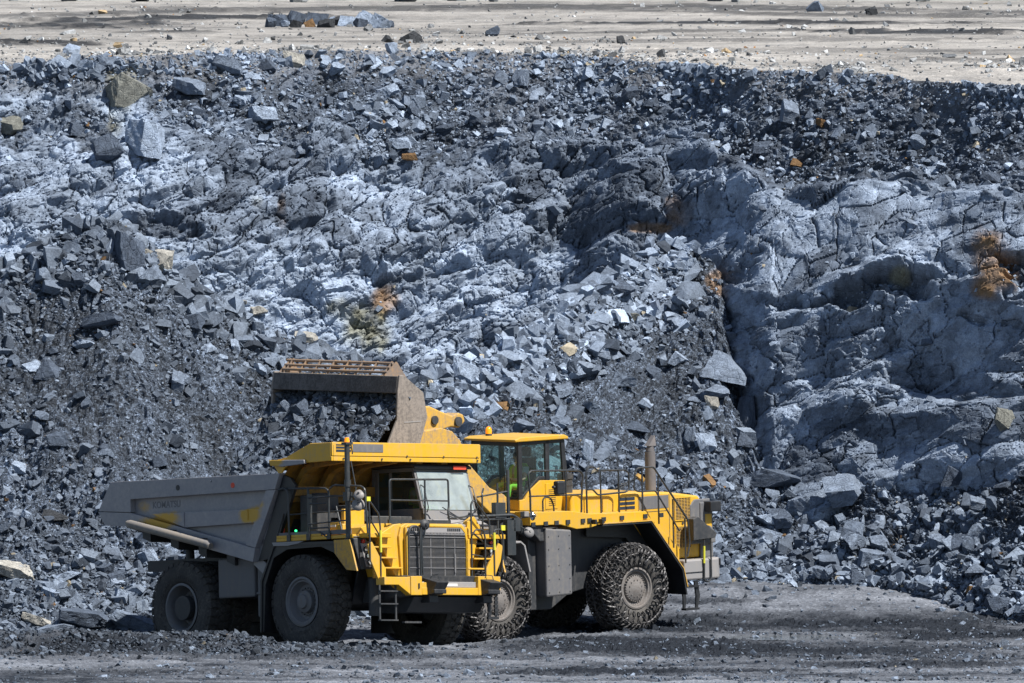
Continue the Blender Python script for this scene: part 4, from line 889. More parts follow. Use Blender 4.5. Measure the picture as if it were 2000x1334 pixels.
# bumper
bu = MB()
bu.prism([(-1.72, 1.56), (-.95, 1.56), (-.95, 1.16), (-1.3, 1.38), (-1.72, 1.38)], 'x', 2.25, 2.55); bu.box(2.22, 2.575, -.95, -.62, 1.15, 1.58); bu.box(2.3, 2.56, -.615, -.46, 1.32, 1.44)
bu.prism([(1.07, 1.59), (1.74, 1.59), (1.74, 1.27), (1.60, 1.16), (1.07, 1.16)], 'x', 2.22, 2.57); bu.box(2.3, 2.57, -.615, 1.065, 1.16, 1.325); bu.box(2.28, 2.33, .945, 1.04, 1.5, 2.45)
buo = bu.build('bumper', M_yel, T, bev=.01)
MB().box(2.585, 2.592, -.74, -.70, 1.3, 1.42).build('bumper_slot', M_black, buo)
g = MB(); g.box(2.2, 2.5, -.55, 1.06, 1.33, 1.46); g.build('front_step', M_mid, T, bev=.01); MB().box(2.5, 2.508, -.1, .5, 1.36, 1.42).build('number_plate', M_white, T)
for y in (-.34, 1.28):
    g = MB(); g.hexa([(2.45, y - .14, 1.16), (2.72, y - .10, 1.16), (2.72, y + .22, 1.16), (2.45, y + .2, 1.16), (2.45, y - .18, 1.56), (2.85, y - .06, 1.44), (2.85, y + .30, 1.44), (2.45, y + .2, 1.56)]); g.box(2.6, 2.8, y - .1, y + .26, 1.18, 1.28); g.box(2.3, 2.62, y - .1, y + .16, .98, 1.155)
    to = g.build('bumper_stop', M_black, T, bev=.015)
    MB().tube([(2.55, y - .02, 1.52), (2.6, y + .02, 1.62), (2.7, y + .1, 1.60), (2.72, y + .12, 1.50)], .01, 6).build('lifting_loop', M_rail, to)
# head lamps
for s_ in (-1, 1):
    g = MB(); a, b_, cc, d_ = (-2.2, -1.80, -1.58, -2.0)
    g.hexa([(1.85, s_ * d_, 1.74), (2.08, s_ * d_, 1.74), (2.08, s_ * cc, 1.76), (1.85, s_ * cc, 1.76), (1.7, s_ * a, 2.47), (2.03, s_ * a, 2.45), (2.03, s_ * b_, 2.49), (1.7, s_ * b_, 2.52)])
    hl = g.build('lamp_housing', M_dark, T, bev=.03)
    g = MB(); g.hexa([(2.03, s_ * -1.86, 1.80), (2.09, s_ * -1.86, 1.80), (2.09, s_ * -1.63, 1.80), (2.03, s_ * -1.63, 1.80), (2.0, s_ * -1.99, 2.33), (2.06, s_ * -1.99, 2.33), (2.06, s_ * -1.78, 2.33), (2.0, s_ * -1.78, 2.33)]); g.box(1.72, 2.03, s_ * -2.16, s_ * -1.86, 2.485, 2.50)
    g.build('lamp_bezel', M_mid, hl, bev=.01)
    for k, z in enumerate((2.20, 2.05, 1.90)):
        y = s_ * (-1.86 + .05 * k); MB().cyl((2.06, y, z), (2.105, y, z), .062, n=20).build('headlight', M_black, hl); MB().cyl((2.08, y, z), (2.112, y, z), .046, n=20).build('headlight_lens', M_lens, hl)
    MB().cyl((2.03, s_ * -1.92, 2.38), (2.08, s_ * -1.92, 2.38), .042, n=16).build('marker_lamp', M_red, hl)
# cab
cb = MB(); y0, y1 = .38, 2.0
cb.prism([(-.3, 2.6), (-.3, 4.12), (1.16, 4.12), (1.2, 4.05), (1.16, 4.03), (-.2, 4.03), (-.2, 2.6)], 'y', y0, y1)
cb.prism([(1.62, 2.62), (1.60, 2.9), (1.46, 3.14), (1.38, 3.14), (1.5, 2.62)], 'y', y0, y1); cb.box(-.19, 1.5, y0, y0 + .05, 2.62, 3.18); cb.box(-.19, 1.5, y1 - .05, y1, 2.62, 3.18); cb.box(-.19, 1.5, y0 + .05, y1 - .05, 2.62, 2.7)
for y in (y0, y1 - .06):
    cb.prism([(1.47, 3.13), (1.19, 4.03), (1.10, 4.03), (1.37, 3.13)], 'y', y, y + .06)
    cb.box(-.19, -.08, y, y + .05, 3.18, 4.03); cb.box(.30, .38, y, y + .05, 3.18, 4.03)
cbo = cb.build('cab', M_grey, T, bev=.012)
cr = MB(); cr.prism([(-.35, 4.13), (-.3, 4.2), (1.15, 4.2), (1.28, 4.14), (1.26, 4.08), (1.17, 4.13)], 'y', y0 - .05, y1 + .05); cr.build('cab_roof', M_dark, T, bev=.02)
MB().box(1.285, 1.30, 1.48, 1.86, 4.08, 4.16).build('red_roof_sign', M_redp, T)
MB().add([(1.475, y0 + .062, 3.15), (1.475, y1 - .062, 3.15), (1.20, y1 - .062, 4.02), (1.20, y0 + .062, 4.02)], [(0, 1, 2, 3)]).build('windscreen', M_glass, cbo)
for y in (y0 + .025, y1 - .025):
    MB().add([(.38, y, 3.18), (1.36, y, 3.18), (1.11, y, 4.03), (.38, y, 4.03)], [(0, 1, 2, 3)]).build('side_window', M_glass3, cbo); MB().add([(-.08, y, 3.18), (.3, y, 3.18), (.3, y, 4.03), (-.08, y, 4.03)], [(0, 1, 2, 3)]).build('side_window', M_glass3, cbo)
g = MB()
g.tube([(1.30, .48, 3.72), (1.42, .48, 3.66), (1.56, .48, 3.2), (1.5, .5, 3.1)], .013, 6, .03); g.tube([(1.30, 1.92, 3.72), (1.42, 1.95, 3.66), (1.58, 1.95, 3.2), (1.5, 1.93, 3.1)], .013, 6, .03); g.build('windscreen_grab_rail', M_rail, cbo)
g = MB(); g.tube([(1.62, 1.35, 2.96), (1.56, .9, 3.20)], .012, 6); g.tube([(1.64, 1.45, 2.98), (1.64, 1.75, 3.06), (1.6, 1.88, 3.16)], .014, 6); g.hexa([(1.63, 1.05, 3.03), (1.65, 1.05, 3.03), (1.66, 1.55, 2.86), (1.64, 1.55, 2.86), (1.62, 1.05, 3.07), (1.64, 1.05, 3.07), (1.65, 1.6, 2.9), (1.63, 1.6, 2.9)]); g.build('wiper', M_black, cbo)
g = MB(); g.prism([(1.62, 2.64), (2.0, 2.7), (2.0, 2.78), (1.62, 2.92)], 'y', .4, 1.95); g.build('cab_apron', M_mid, T, bev=.01)
MB().prism([(1.18, 2.58), (1.22, 2.86), (1.42, 2.98), (1.62, 2.72), (1.62, 2.58)], 'x', 1.9, 2.06).build('hood_side_cover', M_yel, T, bev=.01)
g = MB(); g.box(.2, .7, .9, 1.45, 3.0, 3.14); g.box(.12, .26, .92, 1.43, 3.14, 3.85); g.box(.3, .6, 1.0, 1.3, 2.71, 2.99); g.build('driver_seat', M_seat, cbo, bev=.04)
g = MB(); g.tube([(1.36, 1.0 + 0, 2.75), (1.12, 1.17, 3.28)], .03, 8)
for k in range(16):
    a, b_ = 2 * pi * k / 16, 2 * pi * (k + 1) / 16; P = lambda q: (1.1 + .08 * sin(q), 1.17 + .2 * cos(q), 3.3 + .17 * sin(q)); g.tube([P(a), P(b_)], .014, 6)
g.build('steering_wheel', M_black, cbo)
# rails
g = MB(); R_ = .021; Y = -2.2
g.tube([(-.55, -2.2, 3.64), (-.35, Y, 3.68), (-.22, Y, 3.60), (-.2, Y, 2.5)], .026, 8, .1)
g.tube([(-.2, Y, 3.66), (1.1, Y, 3.62), (1.21, Y, 3.55), (1.21, Y, 2.47)], .024, 8, .08); g.tube([(1.25, Y, 3.60), (1.4, Y, 3.68), (2.3, Y + .05, 3.62), (2.42, Y + .05, 3.55), (2.44, Y + .1, 2.55)], .024, 8, .1)
g.tube([(.49, Y, 3.66), (.49, Y, 2.48)], .03); g.tube([(-.9, -2.1, 3.06), (2.44, Y + .05, 3.10)], .018); g.tube([(.55, Y - .05, 3.42), (1.9, Y - .04, 3.42)], .018); g.tube([(.6, Y - .06, 3.28), (1.2, Y - .06, 3.27)], .02)
g.tube([(.55, Y - .05, 2.82), (1.9, Y - .04, 2.86)], .018); g.tube([(.6, Y - .05, 2.72), (1.25, Y - .05, 2.72)], .018); g.tube([(-.62, Y, 2.6), (-.45, Y + .05, 3.1)], .018); g.tube([(.75, Y, 2.68), (1.2, Y, 2.48)], .018)
g.box(.51, .62, Y - .05, Y + .0, 2.75, 3.5)
for x in (-.2, .49, 1.21): g.box(x - .06, x + .06, Y - .03, Y + .01, 2.46, 2.60)
g.tube([(1.35, Y + .1, 3.2), (1.55, Y + .1, 2.6)], .02)
g.build('deck_railing', M_rail, T, smooth=40)
g = MB(); x = 2.12
g.tube([(x, -1.16, 2.8), (x, -1.16, 3.79), (x, .60, 3.81), (x, .61, 3.2), (x + .02, .56, 3.05), (x, .62, 2.9), (x, .62, 2.8)], .024, 8, .07); g.tube([(x, -1.16, 3.32), (x, .58, 3.32)], .018); g.tube([(x, -.1, 3.8), (x, -.1, 2.8)], .022)
g.tube([(x - .02, .62, 2.92), (1.75, 1.62, 3.0), (1.7, 2.05, 3.0)], .018); g.tube([(x, 1.62, 2.56), (x, 1.62, 3.5), (1.9, 1.85, 3.62)], .022, 8, .06)
g.box(2.08, 2.14, -1.2, .65, 2.79, 2.88); g.build('hood_railing', M_rail, T, smooth=40)
for s_ in (-1, 1):
    g = MB()
    if s_ < 0:
        g.tube([(2.36, -1.98, 1.55 + .9), (2.36, -1.98, 3.3), (2.36, -1.7, 3.0), (2.36, -1.66, 2.7), (2.36, -1.66, 1.5)], .02, 8, .05); g.tube([(2.36, -1.98, 2.9), (2.36, -1.68, 2.5)], .018); g.tube([(2.37, -1.98, 3.1), (2.37, -1.98, 1.9)], .018)
        g.tube([(2.40, -.86, 1.58), (2.42, -.86, 2.62), (2.42, -.78, 2.72), (2.42, -.6, 2.72), (2.42, -.52, 2.62), (2.40, -.5, 1.6)], .026, 8, .08); g.tube([(2.43, -.5, 2.7), (2.43, -.46, 1.6)], .02)
    else:
        g.tube([(2.3, 1.12, 1.58), (2.3, 1.12, 3.25), (2.3, 1.2, 3.35), (2.3, 1.66, 2.9), (2.3, 1.68, 2.5)], .022, 8, .06); g.tube([(2.36, 1.12, 2.55), (2.36, 1.18, 2.66), (2.36, 1.42, 2.66), (2.36, 1.48, 2.5), (2.36, 1.48, 1.6)], .02, 8, .06); g.tube([(2.36, 1.75, 1.6), (2.36, 1.75, 2.66), (2.36, 1.95, 2.68), (2.36, 2.02, 2.55), (2.3, 2.02, 1.7)], .02, 8, .06); g.tube([(2.3, 1.16, 2.6), (2.3, 1.6, 2.3)], .018); g.tube([(2.3, 1.12, 2.1), (2.3, 1.48, 2.05)], .014)
    g.build('stair_railing', M_rail, T, smooth=40)
g = MB(); g.cyl((2.37, -1.66, 2.62), (2.37, -1.66, 2.12), .03, n=10); g.cyl((2.37, 1.75, 2.6), (2.37, 1.75, 2.2), .03, n=10); g.build('grip_sleeve', M_stickr, T)
g = MB(); g.box(2.4, 2.43, -1.78, -1.74, .56, 1.38); g.box(2.4, 2.43, -1.30, -1.26, .56, 1.38)
for z in (.58, .95, 1.24): g.box(2.38, 2.48, -1.78, -1.26, z - .015, z + .015)
g.box(2.3, 2.4, -1.0, -.5, .52, .56)
g.build('access_ladder', M_dark, T)
g = MB()
for y in (1.48, 1.68):
    for k in range(6): g.box(2.45, 2.49, y - .05, y + .05, .70 + k * .09, .775 + k * .09)
    g.box(2.46, 2.48, y - .03, y + .03, .66, 1.25)
g.box(2.44, 2.5, 1.42, 1.74, .62, .68); g.build('hanging_step', M_black, T)
# pole, beacon, mirrors
po = MB(); po.cyl((1.88, -2.2, 2.46), (1.88, -2.2, 4.62), .062, n=14); po.box(1.8, 1.96, -2.28, -2.12, 3.3, 3.5); po.cyl((1.88, -2.2, 3.62), (1.88, -2.2, 3.78), .08); po.box(1.8, 1.97, -2.30, -2.10, 4.58, 4.63); po.tube([(1.95, -2.14, 4.6), (1.95, -2.1, 4.36)], .014, 6); po.cyl((1.92, -2.1, 4.6), (1.92, -2.1, 5.25), .006, n=6); po.tube([(1.95, -2.15, 4.2), (2.05, -2.1, 3.6), (2.08, -2.15, 3.3)], .016, 6)
poo = po.build('lamp_pole', M_rail, T, smooth=40)
MB().cyl((1.88, -2.2, 4.63), (1.88, -2.2, 4.74), .062, .05, n=16).build('beacon', M_amber, poo, smooth=50)
def mirror(parent, c, nrm, r, arm, mat=M_mirror):
    n_ = Vector(nrm).normalized(); c = Vector(c); m = MB(); m.tube([c - n_ * .0, c + n_ * .03, c + n_ * .07], [r, r * .93, r * .35], 20); o = m.build('round_mirror', mat, parent, smooth=60)
    MB().tube([c + n_ * .06] + [Vector(a) for a in arm], .015, 6).build('mirror_arm', M_rail, o); MB().cyl(c + n_ * .05, c + n_ * .09, .03, n=8).build('mirror_clamp', M_black, o)
    q = MB(); q.cyl(c - n_ * .012, c - n_ * .001, r * .95, n=20); q.build('mirror_face', M_chrome, o)
mirror(T, (2.30, -2.22, 3.42), (.5, -.75, .55), .135, [(1.9, -2.2, 3.35)]); mirror(T, (2.24, -2.2, 3.20), (.75, -.6, .3), .15, [(2.2, -2.2, 3.4), (1.9, -2.2, 3.4)])
mirror(T, (2.42, -.38, 2.76), (1, -.15, .05), .125, [(2.45, -.42, 2.5), (2.35, -.55, 2.25)], M_dark)
# near-side mirror group on the cab side (left wing)
g = MB(); g.tube([(2.1, 1.55, 2.98), (2.15, 2.5, 3.02), (2.15, 2.75, 2.9), (2.1, 2.8, 2.62)], .035, 8, .08); g.tube([(2.1, 1.5, 2.9), (2.12, 2.55, 2.93)], .024); g.box(2.05, 2.2, 2.5, 2.7, 2.65, 2.95)
g.tube([(2.1, 2.42, 2.5), (2.1, 2.42, 4.05)], .04); g.tube([(2.08, 1.5, 3.42), (2.1, 2.42, 3.56)], .02); g.tube([(2.1, 2.1, 2.5), (2.1, 2.1, 3.75)], .024); g.box(2.0, 2.15, 2.0, 2.3, 2.95, 3.3); g.box(2.05, 2.2, 2.3, 2.55, 2.1, 2.9)
g.box(1.9, 2.1, 2.2, 2.35, 2.0, 2.6)
g.build('side_mirror_frame', M_rail, T, smooth=40)
mirror(T, (2.25, 2.9, 2.62), (.8, -.2, .35), .13, [(2.2, 2.7, 2.75)])
mirror(T, (2.2, 3.05, 3.0), (.3, .9, .1), .11, [(2.15, 2.75, 2.95)], M_dark); MB().box(2.1, 2.25, 2.78, 2.92, 2.98, 3.1).build('work_lamp', M_mirror, T, bev=.01)
MB().box(2.12, 2.15, 2.16, 2.28, 2.66, 2.78).build('document_box', M_stickr, T, bev=.005)
MB().cyl((-.25, -2.12, 2.62), (-.21, -2.12, 2.62), .02, n=10).build('status_lamp', M_green, T); MB().tube([(.05, -2.2, 2.69), (.06, -2.23, 2.69)], .025, 10).build('status_lamp', M_green, T)
MB().box(2.36, 2.38, -2.06, -1.95, 3.28, 3.38).build('small_sign', M_stickr, T)
MB().box(-.85, -.6, -2.05, -1.98, 2.5, 2.78).build('side_reflector', M_redp, T, bev=.02)
# wheels
tm = tyre_mesh(1.085, .62, .56).build('tyre', M_rub, smooth=30); rf = rim_mesh(.55, .62, 'front').build('wheel', M_rim, smooth=35); rr_ = rim_mesh(.55, .62, 'rear').build('wheel', M_rim, smooth=35)
tm_me, rf_me, rr_me = tm.data, rf.data, rr_.data
for o in (tm, rf, rr_): bpy.data.objects.remove(o)
rnd = random.Random(2)
def wheel(parent, rimme, tyreme, loc, flip, chain=None, steer=0):
    o = bpy.data.objects.new('wheel', rimme); COL.objects.link(o); o.parent = parent; o.location = loc; o.rotation_euler = (0, rnd.uniform(0, 6), (pi if flip else 0) + steer)
    q = bpy.data.objects.new('tyre', tyreme); COL.objects.link(q); q.parent = o
    if chain: q = bpy.data.objects.new('tyre_chain', chain); COL.objects.link(q); q.parent = o
    return o
wheel(T, rf_me, tm_me, (0, -1.74, 1.08), False); wheel(T, rf_me, tm_me, (0, 1.74, 1.08), True)
for s_ in (-1, 1):
    wheel(T, rr_me, tm_me, (-4.28, s_ * 1.74, 1.08), s_ > 0); wheel(T, rr_me, tm_me, (-4.28, s_ * 1.05, 1.08), s_ > 0)

# ================================================================== WHEEL LOADER
L = empty('wheel_loader', L_M); tagset(L, 'yellow wheel loader with chained tyres and raised bucket of rock, right of the truck', 'wheel loader')
h = MB(); h.prism([(1.55, 3.30), (.3, 3.28), (-1.55, 3.20), (-2.55, 3.06), (-2.62, 2.98), (-2.58, 1.62), (-1.75, 1.62), (-1.45, 1.5), (-.4, 2.55), (1.55, 2.55)], 'y', -1.1, 1.1)
ho = h.build('engine_hood', M_yel, L, bev=.05)
g = MB(); g.prism([(-2.60, 2.98), (-2.82, 2.96), (-2.93, 2.85), (-2.9, 1.62), (-2.60, 1.62)], 'y', -1.08, 1.08); g.prism([(-2.2, 2.2), (-2.0, 2.35), (-2.75, 2.35), (-2.9, 2.2), (-2.9, 1.95), (-2.1, 1.95)], 'y', 1.09, 1.3); g.box(-2.95, -2.55, 1.09, 1.16, 1.62, 2.9)
g.prism([(-2.25, 2.85), (-2.4, 2.98), (-2.9, 2.98), (-2.9, 2.35), (-2.25, 2.35)], 'y', 1.085, 1.13)
g.build('rear_shroud', M_grey, L, bev=.03)
g = MB(); g.prism([(-2.0, 2.55), (-2.15, 2.60), (-2.75, 2.18), (-2.7, 2.08), (-2.0, 2.05)], 'y', 1.3, 1.5); g.build('rear_step_box', M_dark, L, bev=.01)
g = MB(); g.box(-3.02, -2.68, 1.1, 1.38, 2.68, 2.92); g.build('rear_work_lamp', M_black, L, bev=.02); MB().box(-2.9, -2.7, 1.14, 1.17, 2.2, 2.62).build('warning_sign', M_yel, L)
def grid_panel(x0, x1, z0, z1, y):
    f_ = MB(); e = .03
    f_.box(x0 - e, x1 + e, y, y + .02, z1, z1 + e); f_.box(x0 - e, x1 + e, y, y + .02, z0 - e, z0); f_.box(x0 - e, x0, y, y + .02, z0, z1); f_.box(x1, x1 + e, y, y + .02, z0, z1); fo = f_.build('vent_frame', M_yel, L, bev=.004)
    MB().box(x0, x1, y, y + .006, z0, z1).build('vent_backing', M_black, fo)
    s = MB(); k = z0 + .02
    while k < z1: s.box(x0, x1, y + .006, y + .016, k, k + .012); k += .034
    for q in range(1, 5): xx = x0 + (x1 - x0) * q / 5; s.box(xx - .005, xx + .005, y + .006, y + .018, z0, z1)
    s.build('vent_grid', M_yel_old, fo)
grid_panel(-2.27, -1.80, 2.53, 3.03, 1.101); grid_panel(-2.27, -1.80, 1.88, 2.36, 1.101)
MB().box(-1.58, -.64, 1.1, 1.108, 2.83, 3.13).build('badge_panel', M_grey, ho, bev=.003)
g = MB()
for k in range(3): g.box(-.5, 0.0, 1.1, 1.108, 2.86 + k * .105, 2.93 + k * .105)
g.build('badge_stripe', M_plate, ho)
g = MB(); g.box(-1.61, -1.60, 1.1, 1.106, 1.7, 3.15); g.box(-.62, -.61, 1.1, 1.105, 2.6, 3.2); g.box(-1.58, -.9, 1.1, 1.105, 2.76, 2.772); g.box(-2.05, -2.0, 1.101, 1.12, 2.42, 2.47); g.build('panel_seam', M_dark, ho)
# platform and fenders
g = MB(); g.prism([(3.32, 3.0), (2.05, 2.96), (1.4, 2.86), (-.38, 2.82), (-.5, 2.62), (1.1, 2.60), (1.4, 2.54), (1.85, 2.53), (2.35, 2.66), (3.32, 2.69)], 'y', 1.1, 1.62); g.prism([(3.32, 3.0), (2.05, 2.96), (-.38, 2.82), (-.5, 2.62), (1.1, 2.60), (2.35, 2.66), (3.32, 2.69)], 'y', -1.1, -1.62)
g.box(2.93, 3.32, -1.1, 1.1, 2.68, 2.98)
po_ = g.build('side_platform', M_yel, L, bev=.012)
for s_ in (-1, 1):
    a, b_ = sorted((s_ * 1.06, s_ * 1.70)); g = MB(); g.sheet([(1.1, 2.58), (-.46, 2.57), (-1.44, 1.42), (-1.56, .82)], 'y', a, b_, .04); g.prism([(1.05, 2.56), (-.4, 2.56), (-1.45, 1.36), (-1.5, .85), (-1.1, .9), (-.9, 1.5), (-.2, 2.2), (1.05, 2.3)], 'y', s_ * 1.06, s_ * 1.09); g.build('rear_fender', M_black, L)
    g = MB(); g.sheet([(1.1, 2.615), (-.47, 2.605), (-1.47, 1.43), (-1.58, 1.0)], 'y', s_ * 1.1, s_ * 1.715, .02); g.sheet([(-.45, 2.62), (-1.42, 1.48)], 'y', s_ * 1.08, s_ * 1.5, .06); g.build('fender_edge', M_yel_old, L)
    g = MB(); g.sheet([(5.3, 2.05), (4.9, 2.33), (3.68, 2.33), (3.56, 2.24), (3.40, 1.62)], 'y', s_ * 1.0, s_ * 1.68, .05); g.build('front_fender', M_mid, L, bev=.01)
g = MB(); g.prism([(-.5, 2.80), (-.45, 2.62), (-1.42, 1.5), (-1.6, 1.5), (-1.6, 1.9)], 'y', 1.105, 1.42); g.build('stair_side', M_yel, L, bev=.01)
# frames
g = MB(); g.prism([(2.9, .68), (2.1, .66), (1.5, 1.0), (.9, 1.1), (-1.6, 1.0), (-1.6, 2.4), (-.5, 2.54), (2.9, 2.54)], 'y', -.95, .95); g.build('rear_frame', M_dark, L, bev=.02)
g = MB(); g.prism([(2.0, 1.02), (2.82, 1.0), (2.82, 2.6), (2.0, 2.52)], 'y', 1.0, 1.6); g.build('hydraulic_tank', M_mid if False else M_grey, L, bev=.04)
bo_ = MB()
for x in (2.08, 2.42, 2.74):
    for z in (1.1, 1.4, 1.72, 2.1, 2.4): bo_.cyl((x, 1.6, z), (x, 1.612, z), .014, n=6)
bo_.build('tank_bolt', M_dark, L)
g = MB(); g.prism([(2.85, 2.68), (3.35, 2.68), (2.95, 2.3), (2.82, 2.3)], 'y', .9, 1.55); g.box(2.86, 3.1, -.9, 1.3, .7, 2.6); g.build('articulation_guard', M_dark, L, bev=.02)
g = MB(); g.prism([(3.2, .75), (5.0, .75), (5.2, 1.5), (4.6, 2.2), (4.3, 3.35), (3.4, 3.35), (3.2, 2.2)], 'y', -.75, -.45); g.prism([(3.2, .75), (5.0, .75), (5.2, 1.5), (4.6, 2.2), (4.3, 3.35), (3.4, 3.35), (3.2, 2.2)], 'y', .45, .75); g.box(3.2, 5.0, -.45, .45, .8, 1.9); g.build('front_frame', M_dark, L, bev=.02)
for x in (0, 4.36): MB().cyl((x, -1.2, 1.04), (x, 1.2, 1.04), .25).build('axle', M_dark, L, smooth=40)
hs = MB()
for y in (.95, 1.1, .7): hs.tube([(3.1, y, 2.6), (3.7, y + .1, 1.9), (4.2, y - .1, 1.7), (4.5, y - .2, 2.3)], .035, 8, .3)
hs.tube([(2.9, 1.3, 2.35), (3.35, 1.35, 2.55), (3.9, 1.2, 3.0)], .09, 8, .2); hs.build('hydraulic_hose', M_black, L, smooth=60)
cw = MB(); cw.prism([(-1.75, -1.42), (-2.7, -1.42), (-3.0, -1.25), (-3.1, -.8), (-3.1, .8), (-3.05, 1.25), (-2.85, 1.42), (-1.75, 1.42)], 'z', 1.12, 1.6); cwo = cw.build('counterweight', M_mid, L, bev=.04)
g = MB(); g.box(-1.76, -2.35, 1.424, 1.44, 1.3, 1.31); g.box(-2.36, -2.37, 1.424, 1.432, 1.14, 1.58); g.box(-2.98, -2.94, 1.30, 1.37, 1.42, 1.58); g.build('weight_seam', M_black, cwo)
# cab
g = MB(); g.prism([(1.42, 3.62), (2.25, 3.66), (2.62, 3.42), (2.76, 3.24), (2.92, 3.24), (2.92, 2.99), (1.42, 2.9)], 'y', .76, .84); g.prism([(1.42, 3.62), (2.25, 3.66), (2.92, 3.24), (2.92, 2.99), (1.42, 2.9)], 'y', -.78, -.70)
g.box(2.84, 2.915, -.7, .758, 2.99, 3.24); g.box(1.42, 1.5, -.7, .758, 2.9, 3.62); g.box(1.5, 2.84, -.7, .758, 2.95, 3.02); cl_ = g.build('cab_base', M_yel, L, bev=.012)
g = MB(); g.box(1.72, 2.1, .842, .852, 2.98, 3.58); g.build('vent_door', M_yel, cl_, bev=.004)
g = MB()
for k in range(9): g.box(1.78, 2.0, .853, .858, 3.06 + k * .045, 3.072 + k * .045)
g.build('vent_slot', M_dark, cl_)
g = MB()
for y in (-.78, .76):
    g.box(2.80, 2.92, y, y + .07, 3.25, 4.58); g.prism([(1.56, 4.58), (1.44, 4.58), (1.36, 3.62), (1.50, 3.62)], 'y', y, y + .07); g.box(1.93, 2.06, y, y + .07, 3.64, 4.58); g.box(1.56, 2.8, y, y + .07, 4.5, 4.58)
    g.prism([(2.06, 3.66), (2.25, 3.67), (2.62, 3.43), (2.80, 3.25), (2.80, 3.33), (2.28, 3.75), (2.06, 3.74)], 'y', y + .005, y + .06)
g.box(2.84, 2.92, -.71, .76, 4.48, 4.58); g.box(2.85, 2.92, -.71, .76, 3.24, 3.30); g.box(1.44, 1.5, -.71, .76, 4.5, 4.58); g.box(2.86, 2.92, -.71, -.62, 3.3, 4.48)
cf = g.build('cab_frame', M_black, L, bev=.012)
yy = .80
MB().add([(2.06, yy, 3.74), (2.28, yy, 3.75), (2.80, yy, 3.33), (2.80, yy, 4.5), (2.06, yy, 4.5)], [(0, 1, 2, 3, 4)]).build('door_glass', M_glass2, cf); MB().add([(1.5, yy, 3.64), (1.93, yy, 3.64), (1.93, yy, 4.5), (1.56, yy, 4.5)], [(0, 1, 2, 3)]).build('rear_side_glass', M_glass2, cf)
yy = -.74
MB().add([(2.06, yy, 3.74), (2.28, yy, 3.75), (2.80, yy, 3.33), (2.80, yy, 4.5), (2.06, yy, 4.5)], [(0, 1, 2, 3, 4)]).build('far_side_glass', M_glass2, cf)
MB().add([(2.90, -.62, 3.3), (2.90, .76, 3.3), (2.90, .76, 4.48), (2.90, -.62, 4.48)], [(0, 1, 2, 3)]).build('front_glass', M_glass2, cf); MB().add([(1.46, -.7, 3.63), (1.46, .75, 3.63), (1.5, .75, 4.5), (1.5, -.7, 4.5)], [(0, 1, 2, 3)]).build('rear_glass', M_glass2, cf)
g = MB(); g.tube([(2.95, .35, 3.3), (2.93, .4, 4.2)], .01, 6); g.build('wiper', M_black, cf)
g = MB(); g.prism([(3.06, 4.585), (3.08, 4.64), (2.9, 4.69), (1.5, 4.69), (1.38, 4.64), (1.38, 4.585)], 'y', -.86, .9); g.build('cab_roof', M_yel, L, bev=.02)
g = MB(); g.cyl((2.7, -.4, 4.69), (2.7, -.4, 4.74), .075, n=16); bo = g.build('beacon', M_dark, L); MB().tube([(2.7, -.4, 4.74), (2.7, -.4, 4.84), (2.7, -.4, 4.89), (2.7, -.4, 4.905)], [.075, .072, .045, .01], 16).build('beacon_lens', M_amber, bo, smooth=60)
g = MB(); g.box(1.85, 2.35, -.3, .25, 3.35, 3.5); g.box(1.78, 1.92, -.28, .23, 3.5, 4.15); g.box(1.80, 1.92, -.15, .1, 4.17, 4.4); g.box(1.95, 2.25, -.15, .1, 3.03, 3.34); g.build('operator_seat', M_seat, cf, bev=.04)
g = MB(); g.tube([(2.72, 0, 3.05), (2.58, 0, 3.6)], .03, 8)
for k in range(16):
    a, b_ = 2 * pi * k / 16, 2 * pi * (k + 1) / 16; P = lambda q: (2.56 + .06 * sin(q), .19 * cos(q), 3.62 + .16 * sin(q)); g.tube([P(a), P(b_)], .014, 6)
g.box(2.62, 2.80, -.45, .1, 3.3, 3.5); g.build('steering_wheel', M_black, cf)
# rails, mirror, exhaust
g = MB(); y = 1.55
g.tube([(3.24, y, 2.72), (3.24, y, 3.4), (3.30, y, 3.88), (3.2, y, 3.95), (1.65, y, 3.88), (1.55, y, 3.78), (1.62, y, 3.2), (1.62, y, 2.98), (1.66, y, 2.68)], .024, 8, .08); g.tube([(3.27, y, 3.36), (1.6, y, 3.32)], .018); g.tube([(2.12, y, 3.88), (2.1, y, 3.2), (2.14, y, 2.7)], .02)
g.tube([(2.84, y, 2.72), (2.85, y, 3.25), (2.78, y, 3.32), (2.6, y, 3.3), (2.5, y, 3.1), (2.5, y, 2.72)], .02, 8, .08)
g.tube([(1.45, y, 2.66), (1.45, y, 3.85), (1.38, y, 3.96), (1.2, y, 3.94), (1.1, y, 3.85), (.2, y, 3.82), (.08, y, 3.74), (.1, y, 3.36), (.2, y, 3.3), (1.1, y, 3.28), (1.25, y, 3.42), (1.42, y, 3.42)], .022, 8, .06); g.tube([(1.0, y, 3.86), (1.0, y, 2.66)], .02); g.tube([(.42, y, 3.84), (.42, y, 2.66)], .022)
g.tube([(-.12, y, 3.8), (-.06, y, 3.35), (-.2, y, 3.29), (-.75, y, 3.28), (-1.45, y + .05, 2.3)], .02, 8, .06); g.tube([(-.1, y, 3.72), (-.18, y, 3.84), (-.7, y, 3.84), (-1.68, y + .1, 2.55), (-1.72, y + .1, 2.0), (-1.64, y + .1, 1.7)], .024, 8, .07)
g.tube([(-.33, y, 3.82), (-.33, y, 2.64)], .022); g.tube([(-.84, y, 3.62), (-.84, y, 2.5)], .02); g.tube([(-1.3, y, 3.06), (-1.3, y, 1.92)], .02); g.tube([(-1.58, y + .1, 2.6), (-1.58, y + .1, 1.55)], .022)
